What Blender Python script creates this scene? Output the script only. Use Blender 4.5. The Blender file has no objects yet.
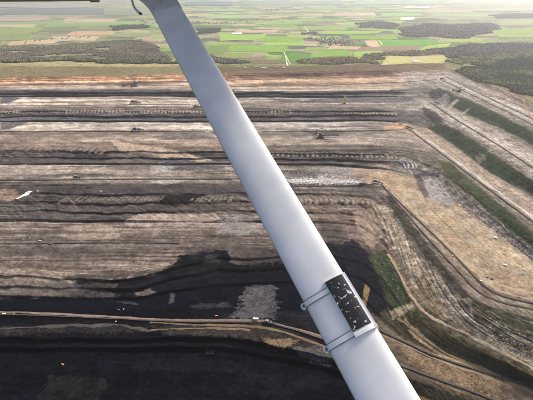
import bpy, math, random
import numpy as np
from mathutils import Vector, Matrix

random.seed(7)
RNG = np.random.default_rng(11)
SC = bpy.context.scene
COL = SC.collection
R = math.radians

# ------------------------------------------------------------------ camera
CAM_H = 650.0                  # metres above the plain
PITCH = R(26.3)                # looking down
FOC = 431.0                    # focal length in photo pixels (533 wide)
cam_d = bpy.data.cameras.new('camera')
cam_d.sensor_width = 36.0
cam_d.lens = 36.0 * FOC / 533.0
cam_d.clip_start = 0.05
cam_d.clip_end = 200000.0
cam = bpy.data.objects.new('camera', cam_d)
COL.objects.link(cam)
cam.location = (0, 0, CAM_H)
cam.rotation_euler = (math.pi / 2 - PITCH, 0, 0)
SC.camera = cam

# ------------------------------------------------------------------ sky, sun, exposure
SUN_EL, SUN_AZ = R(43), R(46)          # azimuth clockwise from +Y
world = bpy.data.worlds.new('World')
SC.world = world
world.use_nodes = True
wn = world.node_tree
bg = wn.nodes['Background']
sky = wn.nodes.new('ShaderNodeTexSky')
sky.sky_type = 'NISHITA'
sky.sun_disc = False
sky.sun_elevation = SUN_EL
sky.sun_rotation = SUN_AZ
sky.altitude = 700
sky.air_density = 0.6
sky.dust_density = 8.0
sky.ozone_density = 0.4
wn.links.new(sky.outputs[0], bg.inputs[0])
bg.inputs[1].default_value = 0.15

sun_d = bpy.data.lights.new('sun', 'SUN')
sun_d.energy = 2.9
sun_d.angle = R(13)
sun_d.color = (1.0, 0.95, 0.88)
sun = bpy.data.objects.new('sun', sun_d)
COL.objects.link(sun)
sdir = Vector((math.sin(SUN_AZ) * math.cos(SUN_EL), math.cos(SUN_AZ) * math.cos(SUN_EL), math.sin(SUN_EL)))
sun.rotation_euler = sdir.to_track_quat('Z', 'Y').to_euler()
sun.location = (0, 0, 900)

vs = SC.view_settings
vs.view_transform = 'Standard'
vs.look = 'None'
vs.gamma = 1.0
vs.exposure = 0.75
vs.use_curve_mapping = False
SC.render.engine = 'CYCLES'
SC.cycles.use_denoising = True
SC.cycles.max_bounces = 6
SC.cycles.volume_bounces = 1

# ------------------------------------------------------------------ projection of photo bearings onto the land
SP, CP = math.sin(PITCH), math.cos(PITCH)


def ground_point(u, v, z):
    """where the sight line through photo point (u, v) meets height z (numpy friendly)"""
    r = (u - 266.5) / FOC
    t = (200.0 - v) / FOC
    dy = CP + t * SP
    dz = -SP + t * CP
    k = (z - CAM_H) / dz
    return r * k, dy * k


# ------------------------------------------------------------------ small numpy toolbox
def _hash(ix, iy, seed):
    n = (ix.astype(np.int64) * 374761393 + iy.astype(np.int64) * 668265263 + seed * 1442695041) & 0xFFFFFFFF
    n = ((n ^ (n >> 13)) * 1274126177) & 0xFFFFFFFF
    n = ((n ^ (n >> 16)) * 2246822519) & 0xFFFFFFFF
    return ((n ^ (n >> 15)) & 0xFFFFFF) / float(0xFFFFFF)


def vnoise(x, y, seed=0):
    x = np.asarray(x, float); y = np.asarray(y, float)
    ix = np.floor(x); iy = np.floor(y)
    fx = x - ix; fy = y - iy
    fx = fx * fx * (3 - 2 * fx); fy = fy * fy * (3 - 2 * fy)
    a = _hash(ix, iy, seed); b = _hash(ix + 1, iy, seed)
    c = _hash(ix, iy + 1, seed); d = _hash(ix + 1, iy + 1, seed)
    return (a + (b - a) * fx) * (1 - fy) + (c + (d - c) * fx) * fy


def fbm(x, y, seed=0, octv=4):
    """-1 .. 1"""
    s = 0.0; a = 1.0; tot = 0.0
    for k in range(octv):
        s = s + a * (vnoise(x * 2 ** k, y * 2 ** k, seed + 17 * k) * 2 - 1)
        tot += a; a *= 0.55
    return s / tot


def sstep(a, b, x):
    t = np.clip((x - a) / (b - a), 0, 1)
    return t * t * (3 - 2 * t)


def lin(c):
    c = np.asarray(c, float) / 255.0
    return np.where(c <= 0.04045, c / 12.92, ((c + 0.055) / 1.055) ** 2.4)


ALB = 0.74


def alb(*c):
    return lin(c) * ALB


# ------------------------------------------------------------------ object helpers
def tag(o, label=None, cat=None, group=None, kind=None):
    if label: o['label'] = label
    if cat: o['category'] = cat
    if group: o['group'] = group
    if kind: o['kind'] = kind
    return o


def empty(name, loc=(0, 0, 0), rz=0.0, parent=None):
    o = bpy.data.objects.new(name, None)
    o.empty_display_size = 1.0
    COL.objects.link(o)
    o.location = loc
    o.rotation_euler = (0, 0, rz)
    if parent: o.parent = parent
    return o


def big_mesh(name, verts, quads=None, tris=None, smooth=True):
    me = bpy.data.meshes.new(name)
    verts = np.ascontiguousarray(verts, np.float32)
    me.vertices.add(len(verts))
    me.vertices.foreach_set('co', verts.ravel())
    f = quads if quads is not None else tris
    n = f.shape[1]
    me.loops.add(f.size)
    me.loops.foreach_set('vertex_index', np.ascontiguousarray(f, np.int32).ravel())
    me.polygons.add(len(f))
    me.polygons.foreach_set('loop_start', np.arange(0, f.size, n, dtype=np.int32))
    me.polygons.foreach_set('use_smooth', np.full(len(f), smooth, bool))
    me.update(calc_edges=True)
    return me


def put_colour(me, rgba, name='soil'):
    ca = me.color_attributes.new(name, 'FLOAT_COLOR', 'POINT')
    ca.data.foreach_set('color', np.ascontiguousarray(rgba, np.float32).ravel())


def link(name, me, mat=None, parent=None):
    o = bpy.data.objects.new(name, me)
    COL.objects.link(o)
    if mat is not None: me.materials.append(mat)
    if parent is not None: o.parent = parent
    return o


class MB:
    """collects boxes, bars and tubes into one mesh"""

    def __init__(s):
        s.v = []; s.f = []; s.m = []

    def add(s, vs_, fs_, mi=0):
        o = len(s.v)
        s.v += [tuple(p) for p in vs_]
        s.f += [tuple(i + o for i in f) for f in fs_]
        s.m += [mi] * len(fs_)
        return s

    def box(s, c, d, rz=0.0, taper=1.0, mi=0):
        vs_ = []
        cr, sr = math.cos(rz), math.sin(rz)
        for z in (-.5, .5):
            k = taper if z > 0 else 1.0
            for x, y in ((-.5, -.5), (.5, -.5), (.5, .5), (-.5, .5)):
                X, Y = x * d[0] * k, y * d[1] * k
                vs_.append((c[0] + X * cr - Y * sr, c[1] + X * sr + Y * cr, c[2] + z * d[2]))
        return s.add(vs_, [(0, 3, 2, 1), (4, 5, 6, 7), (0, 1, 5, 4), (1, 2, 6, 5), (2, 3, 7, 6), (3, 0, 4, 7)], mi)

    def bar(s, a, b, w, h=None, mi=0):
        a = Vector(a); b = Vector(b); h = h or w
        d = (b - a).normalized()
        up = Vector((0, 0, 1)) if abs(d.z) < .95 else Vector((1, 0, 0))
        sd = d.cross(up).normalized(); up = sd.cross(d)
        vs_ = []
        for p in (a, b):
            for i, j in ((-1, -1), (1, -1), (1, 1), (-1, 1)):
                vs_.append(p + sd * (i * w / 2) + up * (j * h / 2))
        return s.add(vs_, [(0, 1, 2, 3), (7, 6, 5, 4), (0, 4, 5, 1), (1, 5, 6, 2), (2, 6, 7, 3), (3, 7, 4, 0)], mi)

    def cyl(s, c, r, h, axis='z', n=14, mi=0, r2=None):
        r2 = r if r2 is None else r2
        vs_ = []
        for k, rr in ((-.5, r), (.5, r2)):
            for i in range(n):
                a = 2 * math.pi * i / n
                p = (rr * math.cos(a), rr * math.sin(a), k * h)
                if axis == 'x': p = (p[2], p[0], p[1])
                if axis == 'y': p = (p[1], p[2], p[0])
                vs_.append((c[0] + p[0], c[1] + p[1], c[2] + p[2]))
        fs_ = [tuple(range(n - 1, -1, -1)), tuple(range(n, 2 * n))]
        fs_ += [(i, (i + 1) % n, n + (i + 1) % n, n + i) for i in range(n)]
        return s.add(vs_, fs_, mi)

    def truss(s, a, b, w, h, n, t):
        """open lattice girder between a and b"""
        a = Vector(a); b = Vector(b); d = b - a
        dn = d.normalized(); sd = dn.cross(Vector((0, 0, 1))).normalized(); up = sd.cross(dn)
        pts = []
        for k in range(n + 1):
            p = a + d * (k / n)
            pts.append([p + sd * (i * w / 2) + up * (j * h / 2) for i, j in ((-1, -1), (1, -1), (1, 1), (-1, 1))])
        for q in range(4): s.bar(pts[0][q], pts[n][q], t)
        for k in range(n):
            s.bar(pts[k][0], pts[k + 1][3], t * .7); s.bar(pts[k][1], pts[k + 1][2], t * .7)
            s.bar(pts[k][3], pts[k][2], t * .7); s.bar(pts[k][0], pts[k][1], t * .7)
            s.bar(pts[k][0], pts[k][3], t * .7); s.bar(pts[k][1], pts[k][2], t * .7)
        return s

    def mesh(s, name, mats, smooth=False):
        me = bpy.data.meshes.new(name)
        me.from_pydata(s.v, [], s.f)
        mats = mats if isinstance(mats, (list, tuple)) else [mats]
        for m in mats: me.materials.append(m)
        me.polygons.foreach_set('material_index', s.m)
        me.polygons.foreach_set('use_smooth', [smooth] * len(s.f))
        me.update()
        return me

    def build(s, name, mats, parent=None, smooth=False):
        o = bpy.data.objects.new(name, s.mesh(name, mats, smooth))
        COL.objects.link(o)
        if parent: o.parent = parent
        return o


def copy_tree(o, parent=None):
    c = o.copy(); COL.objects.link(c); c.parent = parent
    for ch in list(o.children): copy_tree(ch, c)
    return c


# ------------------------------------------------------------------ materials
def new_mat(name):
    m = bpy.data.materials.new(name); m.use_nodes = True
    return m, m.node_tree, m.node_tree.nodes['Principled BSDF']


def paint(name, rgb, rough=.6, metal=0.0, var=.15, scale=.3, spec=.3):
    """painted / dusty surface with uneven wear"""
    m, nt, b = new_mat(name)
    tc = nt.nodes.new('ShaderNodeTexCoord'); nz = nt.nodes.new('ShaderNodeTexNoise')
    nz.inputs['Scale'].default_value = scale; nz.inputs['Detail'].default_value = 5
    nt.links.new(tc.outputs['Object'], nz.inputs['Vector'])
    mr = nt.nodes.new('ShaderNodeMapRange')
    mr.inputs[3].default_value = 1 - var; mr.inputs[4].default_value = 1 + var
    nt.links.new(nz.outputs[0], mr.inputs[0])
    mx = nt.nodes.new('ShaderNodeMix'); mx.data_type = 'RGBA'; mx.blend_type = 'MULTIPLY'
    mx.inputs[0].default_value = 1
    mx.inputs[6].default_value = (*rgb, 1)
    nt.links.new(mr.outputs[0], mx.inputs[7])
    nt.links.new(mx.outputs[2], b.inputs['Base Color'])
    b.inputs['Roughness'].default_value = rough
    b.inputs['Metallic'].default_value = metal
    b.inputs['Specular IOR Level'].default_value = spec
    return m


def soil_material(name, attr='soil', fine=1.0, bump=.4):
    m, nt, b = new_mat(name)
    at = nt.nodes.new('ShaderNodeAttribute'); at.attribute_name = attr
    tc = nt.nodes.new('ShaderNodeTexCoord')
    cur = at.outputs['Color']
    for sc_, amp, det in ((.02, .38, 7), (.085, .46, 6), (.33, .34, 3)):
        nz = nt.nodes.new('ShaderNodeTexNoise')
        nz.inputs['Scale'].default_value = sc_; nz.inputs['Detail'].default_value = det
        nz.inputs['Roughness'].default_value = .62
        nt.links.new(tc.outputs['Object'], nz.inputs['Vector'])
        mr = nt.nodes.new('ShaderNodeMapRange')
        mr.inputs[1].default_value = .3; mr.inputs[2].default_value = .7
        mr.inputs[3].default_value = 1 - amp * fine; mr.inputs[4].default_value = 1 + amp * fine
        nt.links.new(nz.outputs[0], mr.inputs[0])
        mx = nt.nodes.new('ShaderNodeMix'); mx.data_type = 'RGBA'; mx.blend_type = 'MULTIPLY'
        mx.inputs[0].default_value = 1
        nt.links.new(cur, mx.inputs[6]); nt.links.new(mr.outputs[0], mx.inputs[7])
        cur = mx.outputs[2]
    nt.links.new(cur, b.inputs['Base Color'])
    nt.links.new(at.outputs['Alpha'], b.inputs['Roughness'])
    b.inputs['Specular IOR Level'].default_value = 0.0
    nz = nt.nodes.new('ShaderNodeTexNoise')
    nz.inputs['Scale'].default_value = .07; nz.inputs['Detail'].default_value = 8
    nz.inputs['Roughness'].default_value = .7
    nt.links.new(tc.outputs['Object'], nz.inputs['Vector'])
    bp = nt.nodes.new('ShaderNodeBump')
    bp.inputs['Strength'].default_value = bump; bp.inputs['Distance'].default_value = 9.0
    nt.links.new(nz.outputs[0], bp.inputs['Height'])
    nt.links.new(bp.outputs[0], b.inputs['Normal'])
    return m


M_SOIL = soil_material('excavated_soil')
M_FIELD = soil_material('field_soil', fine=.6, bump=.1)
M_ROAD = soil_material('road_soil', fine=.5, bump=.2)
M_LEAF = soil_material('foliage', fine=.4, bump=0)
M_STEEL = paint('dark_dusty_steel', (.075, .07, .07), .7)
M_STEEL2 = paint('grey_dusty_steel', (.16, .16, .17), .7)
M_DUSTY = paint('dusty_brown_steel', (.12, .105, .09), .8)
M_BELT = paint('rubber_belt', (.05, .044, .042), .85)
M_RUST = paint('rusty_brown_steel', (.11, .075, .055), .85)
M_WHITE = paint('white_machine_paint', (.62, .60, .56), .6)
M_CREAM = paint('cream_sheet_metal', (.72, .68, .55), .6)
M_YELLOW = paint('yellow_machine_paint', (.80, .47, .04), .5)
M_ORANGE = paint('orange_machine_paint', (.62, .27, .08), .55)
M_OCHRE = paint('ochre_sheet_metal', (.55, .42, .18), .6)
M_GLASS = paint('dark_cab_glass', (.02, .025, .03), .15, spec=.6)
M_TRACK = paint('crawler_track_steel', (.03, .028, .027), .8)
M_BLUE = paint('faded_blue_paint', (.20, .30, .42), .6)

# ------------------------------------------------------------------ the land
# lines of the pit: each is a crest or a toe of a bench, surveyed as bearings (u, v) at height z
LINES = [
    (0,    [(-260, 78), (0, 77), (120, 75.3), (200, 74), (300, 71.5), (400, 69.5), (447, 67.5), (470, 75), (523, 97), (560, 118), (680, 185), (800, 250)]),
    (-30,  [(-260, 85), (0, 84.3), (120, 83), (200, 81.5), (300, 79), (400, 77.3), (442, 75.5), (456, 80.5), (523, 108), (565, 130), (680, 197), (800, 262)]),
    (-38,  [(-260, 91), (0, 90.5), (120, 90.5), (300, 91), (390, 90), (430, 88), (449, 93.5), (514, 123), (533, 132), (600, 163), (680, 207), (800, 275)]),
    (-68,  [(-260, 98), (0, 97), (120, 96.3), (300, 97), (400, 97.5), (428, 98), (449, 105.5), (503, 130), (533, 147), (600, 182), (680, 228), (800, 296)]),
    (-78,  [(-260, 108), (0, 108), (300, 108), (400, 108.5), (420, 109), (440, 118.5), (458, 130), (533, 181), (600, 226), (680, 280), (800, 350)]),
    (-112,  [(-260, 122), (0, 122), (300, 122), (370, 121), (405, 123.5), (427, 128), (462, 151), (490, 173), (533, 197), (600, 244), (680, 296), (800, 365)]),
    (-124,  [(-260, 145), (0, 145), (200, 147), (300, 150), (370, 149), (405, 150), (437, 162), (495, 206), (533, 237), (600, 287), (680, 345), (800, 410)]),
    (-160, [(-260, 165), (0, 165), (330, 165), (380, 169), (415, 176), (445, 196), (470, 213), (533, 262), (600, 310), (680, 366), (800, 425)]),
    (-172, [(-260, 187), (0, 187), (330, 187), (372, 189), (390, 203), (440, 262), (470, 297), (500, 312), (533, 318), (600, 338), (680, 374), (800, 430)]),
    (-212, [(-260, 222), (0, 222), (330, 224), (360, 227), (383, 243), (396, 262), (415, 298), (440, 317), (480, 339), (533, 361), (600, 392), (680, 425), (800, 460)]),
    (-222, [(-260, 266), (0, 266), (60, 272), (110, 274), (170, 262), (215, 250), (250, 251), (330, 243), (365, 252), (380, 262), (394, 284), (410, 309), (440, 329), (533, 376), (600, 406), (680, 438), (800, 470)]),
    (-256, [(-260, 298), (0, 298), (60, 300), (130, 300), (190, 291), (250, 286), (330, 284), (362, 300), (380, 320), (402, 338), (437, 354), (533, 386), (600, 415), (680, 447), (800, 480)]),
    (-262, [(-260, 332), (0, 331), (100, 332), (220, 330), (265, 334), (300, 345), (340, 352), (404, 370), (488, 402), (533, 418), (600, 440), (680, 465), (800, 495)]),
    (-290, [(-260, 352), (0, 350), (220, 350), (300, 364), (404, 390), (488, 420), (533, 436), (600, 458), (680, 485), (800, 510)]),
]
# sub-bands along each band: (t, left colour, right colour, mid colour)
PALE = (176, 161, 143); TAN = (152, 134, 116); GREY = (116, 107, 101); DARK = (84, 77, 75); DKBR = (98, 84, 76)
ORNG = (190, 146, 104); COALC = (15, 17, 24); GRAS = (58, 66, 50); OLIV = (92, 86, 64); SANDC = (164, 145, 120); WHT = (205, 199, 190)
ROCK = (168, 157, 142)
BANDS = [
    [(0, DKBR, DKBR, (88, 70, 60)), (.3, (206, 152, 102), TAN, (104, 80, 66)), (.75, (200, 156, 114), ROCK, (128, 98, 78)), (1, (120, 104, 92), TAN, (150, 124, 100))],
    [(0, (150, 122, 100), ROCK, (188, 158, 126)), (.4, (182, 160, 136), (160, 150, 136), (180, 150, 120)), (.8, (150, 138, 124), (128, 120, 108), (196, 174, 146)), (1, (110, 104, 100), (98, 94, 84), (120, 112, 106))],
    [(0, (70, 69, 72), (104, 98, 92), (96, 91, 88)), (.5, (92, 89, 90), (120, 114, 106), (104, 98, 94)), (1, (126, 118, 110), (132, 124, 112), (120, 112, 104))],
    [(0, PALE, (118, 112, 100), (158, 148, 135)), (.35, (182, 168, 148), ROCK, (168, 156, 140)), (.75, PALE, (156, 146, 132), (150, 138, 126)), (.95, (124, 112, 104), (120, 112, 100), (120, 110, 102))],
    [(0, (122, 110, 102), (136, 128, 116), (120, 110, 102)), (.3, (108, 98, 93), (118, 110, 102), (104, 96, 92)), (.55, (92, 86, 86), (100, 95, 92), (90, 85, 85)), (1, (96, 91, 90), (110, 104, 98), (98, 92, 90))],
    [(0, (170, 160, 146), (140, 126, 110), (150, 142, 132)), (.25, (180, 168, 152), (156, 138, 118), (160, 152, 141)), (.45, (150, 136, 120), (164, 148, 132), (132, 122, 114)), (.7, (160, 145, 125), (128, 116, 102), (150, 136, 120)), (1, (146, 126, 108), (100, 96, 84), (116, 106, 98))],
    [(0, (140, 122, 106), (112, 106, 94), (112, 101, 94)), (.35, (96, 87, 82), (124, 116, 104), (98, 90, 85)), (.7, (86, 79, 76), (128, 118, 106), (90, 83, 80)), (1, (104, 96, 90), ROCK, (110, 101, 94))],
    [(0, (160, 146, 132), (158, 138, 112), (126, 115, 105)), (.3, (166, 152, 137), SANDC, (134, 121, 109)), (.65, (142, 128, 116), (154, 136, 112), (120, 110, 101)), (1, (96, 89, 84), (104, 96, 86), (104, 97, 92))],
    [(0, (78, 73, 72), (74, 70, 60), (90, 84, 80)), (.25, (88, 81, 78), (118, 108, 94), (112, 102, 92)), (.6, (98, 90, 84), (150, 136, 118), (120, 106, 96)), (1, (90, 83, 78), (112, 100, 84), (126, 110, 98))],
    [(0, (150, 135, 122), (104, 96, 74), (146, 128, 114)), (.2, (138, 124, 112), (108, 98, 76), (138, 122, 108)), (.45, (112, 101, 92), (104, 94, 74), (118, 105, 95)), (.7, (118, 106, 96), (110, 100, 80), (112, 101, 92)), (1, (140, 124, 110), (112, 104, 84), (92, 85, 80))],
    [(0, (150, 133, 116), (90, 84, 64), (34, 34, 40)), (.5, (134, 120, 106), (72, 68, 52), COALC), (.86, (98, 90, 84), (68, 64, 48), COALC), (1, COALC, (96, 86, 68), COALC)],
    [(0, (17, 19, 26), (120, 104, 82), COALC), (.5, (13, 15, 21), (88, 76, 64), (30, 30, 36)), (1, (17, 18, 25), (110, 96, 78), COALC)],
    [(0, COALC, (100, 86, 68), COALC), (1, (13, 15, 21), (92, 80, 64), (13, 15, 21))],
    [(0, (14, 16, 22), (74, 66, 56), (14, 16, 22)), (1, (16, 18, 25), (60, 54, 48), (16, 18, 25))],
]

uc = np.unique(np.concatenate([np.arange(-260, -20, 5), np.arange(-20, 553, .62), np.arange(553, 801, 5)]))
vr = np.unique(np.concatenate([np.arange(-8, -3, .5), np.arange(-3, 64, .5), np.arange(64, 412, .5), np.arange(412, 482, 2.5)]))
NU, NV = len(uc), len(vr)
UU, VV = np.meshgrid(uc, vr)

lz = np.array([l[0] for l in LINES], float)
LV = []
for i, (z, pts) in enumerate(LINES):
    p = np.array(pts, float)
    L = np.interp(uc, p[:, 0], p[:, 1])
    x, y = ground_point(uc, L, z)
    s = np.concatenate([[0], np.cumsum(np.hypot(np.diff(x), np.diff(y)))])
    depth = np.hypot(y, CAM_H - z)
    amp = 9.0 if i > 0 else 5.0                       # metres of wander of the edge
    wob = fbm(s / 170, np.full_like(s, i * 9.1), 40 + i, 5) * amp
    kpx = FOC / depth * 0.42
    L = L + wob * kpx
    if LV: L = np.maximum(L, LV[-1] + 1.2)
    LV.append(L)
LV = np.array(LV)
NL = len(LV)
AL = []; PX = []; PY = []
for i in range(NL):
    x, y = ground_point(uc, LV[i], lz[i])
    AL.append(np.concatenate([[0], np.cumsum(np.hypot(np.diff(x), np.diff(y)))])); PX.append(x); PY.append(y)
AL = np.array(AL); PX = np.array(PX); PY = np.array(PY)

Z = np.zeros((NV, NU)); A = np.zeros((NV, NU)); B = np.zeros((NV, NU)); T = np.zeros((NV, NU))
BI = np.full((NV, NU), -1)
RISE = np.zeros((NV, NU)); VP = np.zeros((NV, NU)); AP = np.zeros((NV, NU))
for i in range(NL):
    top = LV[i][None, :]
    if i < NL - 1:
        bot = LV[i + 1][None, :]; z1 = lz[i + 1]
        wid = np.hypot(PX[i + 1] - PX[i], PY[i + 1] - PY[i])[None, :]
        a1 = AL[i + 1][None, :]
    else:
        bot = top + 90; z1 = lz[i] - 4; wid = 320.0; a1 = AL[i][None, :]
    m = (VV >= top) & (VV < bot) if i < NL - 1 else (VV >= top)
    t = np.clip((VV - top) / (bot - top), 0, 1)
    zz = lz[i] + (z1 - lz[i]) * (t * t * (3 - 2 * t) * .35 + t * .65)
    if i < NL - 1:
        nst = (2, 2, 2, 2, 3, 2, 3, 2, 4, 3, 3, 1, 2)[i]
        tw_ = np.clip(t + .16 * fbm(uc / 46.0, np.full_like(uc, i * 2.7), 78, 4)[None, :] * np.sin(np.pi * t), 0, 1) * nst
        fr_ = tw_ - np.floor(tw_)
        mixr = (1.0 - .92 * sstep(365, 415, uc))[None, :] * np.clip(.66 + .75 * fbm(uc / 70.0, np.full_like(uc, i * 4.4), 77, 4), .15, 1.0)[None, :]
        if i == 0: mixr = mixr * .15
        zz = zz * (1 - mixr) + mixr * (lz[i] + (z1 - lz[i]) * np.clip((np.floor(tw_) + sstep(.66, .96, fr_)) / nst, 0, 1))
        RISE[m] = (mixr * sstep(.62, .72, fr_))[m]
    Z[m] = np.broadcast_to(zz, Z.shape)[m]
    A[m] = (AL[i][None, :] + (a1 - AL[i][None, :]) * t)[m]
    B[m] = (wid * t)[m]
    T[m] = t[m]
    VP[m] = (VV - top)[m]
    AP[m] = A[m] / (float(np.mean(np.hypot(PY[i], CAM_H - lz[i]))) / FOC)
    BI[m] = i
XX, YY = ground_point(UU, VV, Z)

# --- colours of the pit
rightness = sstep(-10, 26, UU - (392 + (VV - 70) * -.10))           # 0 on the long face, 1 on the side slope
lowmid = sstep(175, 290, UU + 60 * fbm(A / 420, B / 22 + BI * 3.1, 3, 4))
C = np.zeros((NV, NU, 3))
streak = fbm(A / 620, B / 9.0 + BI * 31.7, 5, 5)
lines_ = fbm(A / 900, B / 3.6 + BI * 3.7, 15, 3)
streak2 = fbm(A / 90, B / 16.0 + BI * 13.1, 6, 4)
blotch = fbm(XX / 60, YY / 60, 8, 5)
for i, stops in enumerate(BANDS):
    m = BI == i
    ts = [s[0] for s in stops]
    tt = np.clip(T[m] + .09 * streak2[m] + .05 * streak[m], 0, 1)
    rr = rightness[m][:, None]; mm = lowmid[m][:, None]
    cols = []
    for k in (1, 2, 3):
        c = np.array([alb(*s[k]) for s in stops])
        cols.append(np.stack([np.interp(tt, ts, c[:, q]) for q in range(3)], 1))
    cc = cols[0] * (1 - mm) + cols[2] * mm
    C[m] = cc * (1 - rr) + cols[1] * rr
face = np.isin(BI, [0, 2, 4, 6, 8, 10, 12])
amp = (np.where(BI >= 11, .55, 1.0) * np.where(face, 1.0, .8) * (1 - .35 * rightness))[..., None]
o_ = BI * 37.3
s1 = fbm(AP / 95, VP / 3.4 + o_, 105, 4)
s2 = fbm(AP / 42, VP / 1.5 + o_, 106, 3)
s3 = fbm(AP / 6.5, VP / 2.6 + o_, 107, 4)
C = C * np.clip(1 + amp * (.55 * s1 + .50 * s2 + .70 * s3 + .10 * blotch)[..., None], .3, 1.9)
# wheel tracks and thin seams: dark and pale lines along the benches
trk = vnoise(AP / 130, VP / .95 + o_, 116) + .12 * s3
C *= (1 + (1 - .5 * rightness) * np.where(BI >= 10, .5, 1) * (.40 * sstep(.20, .10, trk) - .58 * sstep(.77, .86, trk)))[..., None]
def strata(w, wob, length, seed):
    k = np.floor((VP + wob * fbm(AP / length, VP / 40 + o_, seed, 4)) / w + 1000)
    return _hash(k, BI + 3, seed) * 2 - 1


sA = strata(3.1, 3.0, 85, 131); sB = strata(1.25, 1.6, 60, 132); sC = strata(.7, 1.0, 45, 133)
kx = np.where(face, 1.0, .55) * np.where(BI >= 11, .6, 1.0) * (1 - .30 * rightness) * np.where(BI >= 0, 1, 0)
C *= np.clip(1 + kx * (.26 * sA + .34 * sB + .20 * sC), .25, 2)[..., None]
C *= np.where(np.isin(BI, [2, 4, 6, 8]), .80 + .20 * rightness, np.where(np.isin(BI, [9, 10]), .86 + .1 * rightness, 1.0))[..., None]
C = C * .88 + C.mean(-1, keepdims=True) * np.array([.125, .12, .115])
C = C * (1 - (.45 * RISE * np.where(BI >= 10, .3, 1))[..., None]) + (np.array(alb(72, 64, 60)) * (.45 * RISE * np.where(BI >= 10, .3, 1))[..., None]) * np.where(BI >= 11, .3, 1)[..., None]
# paler lips on the crests, darker lines at the toes
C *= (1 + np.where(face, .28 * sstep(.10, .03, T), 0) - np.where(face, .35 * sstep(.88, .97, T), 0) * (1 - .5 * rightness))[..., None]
# seeping dark clay and brown iron staining in broad tongues
st = sstep(.12, .5, fbm(AP / 60, VP / 5 + o_, 118, 4)) * np.where(BI >= 0, 1, 0) * (1 - .6 * rightness) * np.where(BI >= 10, 0, 1)
C = C * (1 - .55 * st[..., None]) + np.array(alb(86, 76, 70)) * (.55 * st[..., None])
ROUGH = np.where(BI >= 10, .9, .95)

# --- the plain: a patchwork of fields, strips running across the view
plain = BI < 0
px, py = XX[plain], YY[plain]
rot = R(9)
fx = px * math.cos(rot) - py * math.sin(rot) + 200 * fbm(px / 2600, py / 2600, 60, 2)
fy = px * math.sin(rot) + py * math.cos(rot) + 200 * fbm(px / 2600, py / 2600, 61, 2)
pal = np.array([alb(*c) for c in [(120, 150, 78), (140, 166, 92), (104, 134, 74), (160, 148, 122), (150, 158, 106), (128, 120, 100), (178, 162, 138),
                                  (110, 124, 84), (90, 112, 66), (140, 132, 112), (98, 100, 84), (134, 160, 84), (170, 160, 130), (92, 98, 80)]])
best = np.full(px.shape, 1e9); idc = np.zeros(px.shape)
gx, gy = np.floor(fx / 420), np.floor(fy / 330)
for dx_ in (-1, 0, 1):
    for dy_ in (-1, 0, 1):
        cx = gx + dx_; cy = gy + dy_
        jx = (cx + .1 + .8 * _hash(cx, cy, 71)) * 420; jy = (cy + .1 + .8 * _hash(cx, cy, 72)) * 330
        d = np.maximum(np.abs(fx - jx) / 420, np.abs(fy - jy) / 330)
        s = d < best
        best = np.where(s, d, best); idc = np.where(s, _hash(cx, cy, 73), idc)
base = pal[(idc * len(pal) * .999).astype(int)]
side = (.5 * sstep(90, 210, np.abs(UU[plain] - 300)))[:, None]
base = base * (1 - side) + np.array(alb(138, 130, 110)) * side  # haze towards both sides put into the colour as grey-brown
near = sstep(5200, 3600, py)[:, None] * (1 - .0 * px[:, None])
heath = np.array(alb(122, 116, 82)) * (1 + .5 * fbm(px / 160, py / 60, 62, 4))[:, None]
base = base * (1 - near) + heath * near
C[plain] = base * (1 + .16 * fbm(px / 300, py / 300, 63, 4))[:, None]


# --- patches of other ground with ragged outlines
def patch(poly, colour, soft=1.2, ragged=3.0, opacity=1.0, scale=26.0, rough=None, vary=.25, dz=0.0, streaky=False):
    p = np.array(poly, float)
    pad = ragged * 2 + 3
    iu = np.where((uc > p[:, 0].min() - pad) & (uc < p[:, 0].max() + pad))[0]
    iv = np.where((vr > p[:, 1].min() - pad) & (vr < p[:, 1].max() + pad))[0]
    if len(iu) == 0 or len(iv) == 0: return
    sl = np.ix_(iv, iu)
    u, v = UU[sl], VV[sl]
    ins = np.zeros(u.shape, bool); dist = np.full(u.shape, 1e9)
    n = len(p)
    for k in range(n):
        x0, y0 = p[k]; x1, y1 = p[(k + 1) % n]
        cr = ((y0 > v) != (y1 > v))
        xi = x0 + (v - y0) * (x1 - x0) / ((y1 - y0) if abs(y1 - y0) > 1e-9 else 1e-9)
        ins ^= cr & (u < xi)
        L2 = (x1 - x0) ** 2 + (y1 - y0) ** 2
        t = np.clip(((u - x0) * (x1 - x0) + (v - y0) * (y1 - y0)) / L2, 0, 1)
        dist = np.minimum(dist, np.hypot(u - x0 - t * (x1 - x0), v - y0 - t * (y1 - y0)))
    sd = np.where(ins, dist, -dist)
    wx, wy = XX[sl], YY[sl]
    sd_ = int(abs(p[0, 0] * 3 + p[0, 1]))
    if BI[sl].max() >= 0 and not streaky: n1 = .6 * fbm(A[sl] / (scale * 2.6), B[sl] / (scale * .55), sd_, 5) + .5 * fbm(wx / (scale * .5), wy / (scale * .5), sd_, 4)
    else: n1 = fbm(wx / scale, wy / (scale * .35), sd_, 5)
    mk = sstep(-soft, soft, sd + ragged * n1 * 1.4) * opacity
    c = np.array(alb(*colour))
    n2 = fbm(wx / (scale * .6), wy / (scale * .6), 91, 4) + .8 * streak[sl]
    cc = c * np.clip(1 + vary * n2, .4, 1.7)[..., None]
    C[sl] = C[sl] * (1 - mk[..., None]) + cc * mk[..., None]
    if rough is not None: ROUGH[sl] = ROUGH[sl] * (1 - mk) + rough * mk
    if dz: Z[sl] += dz * mk


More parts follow.
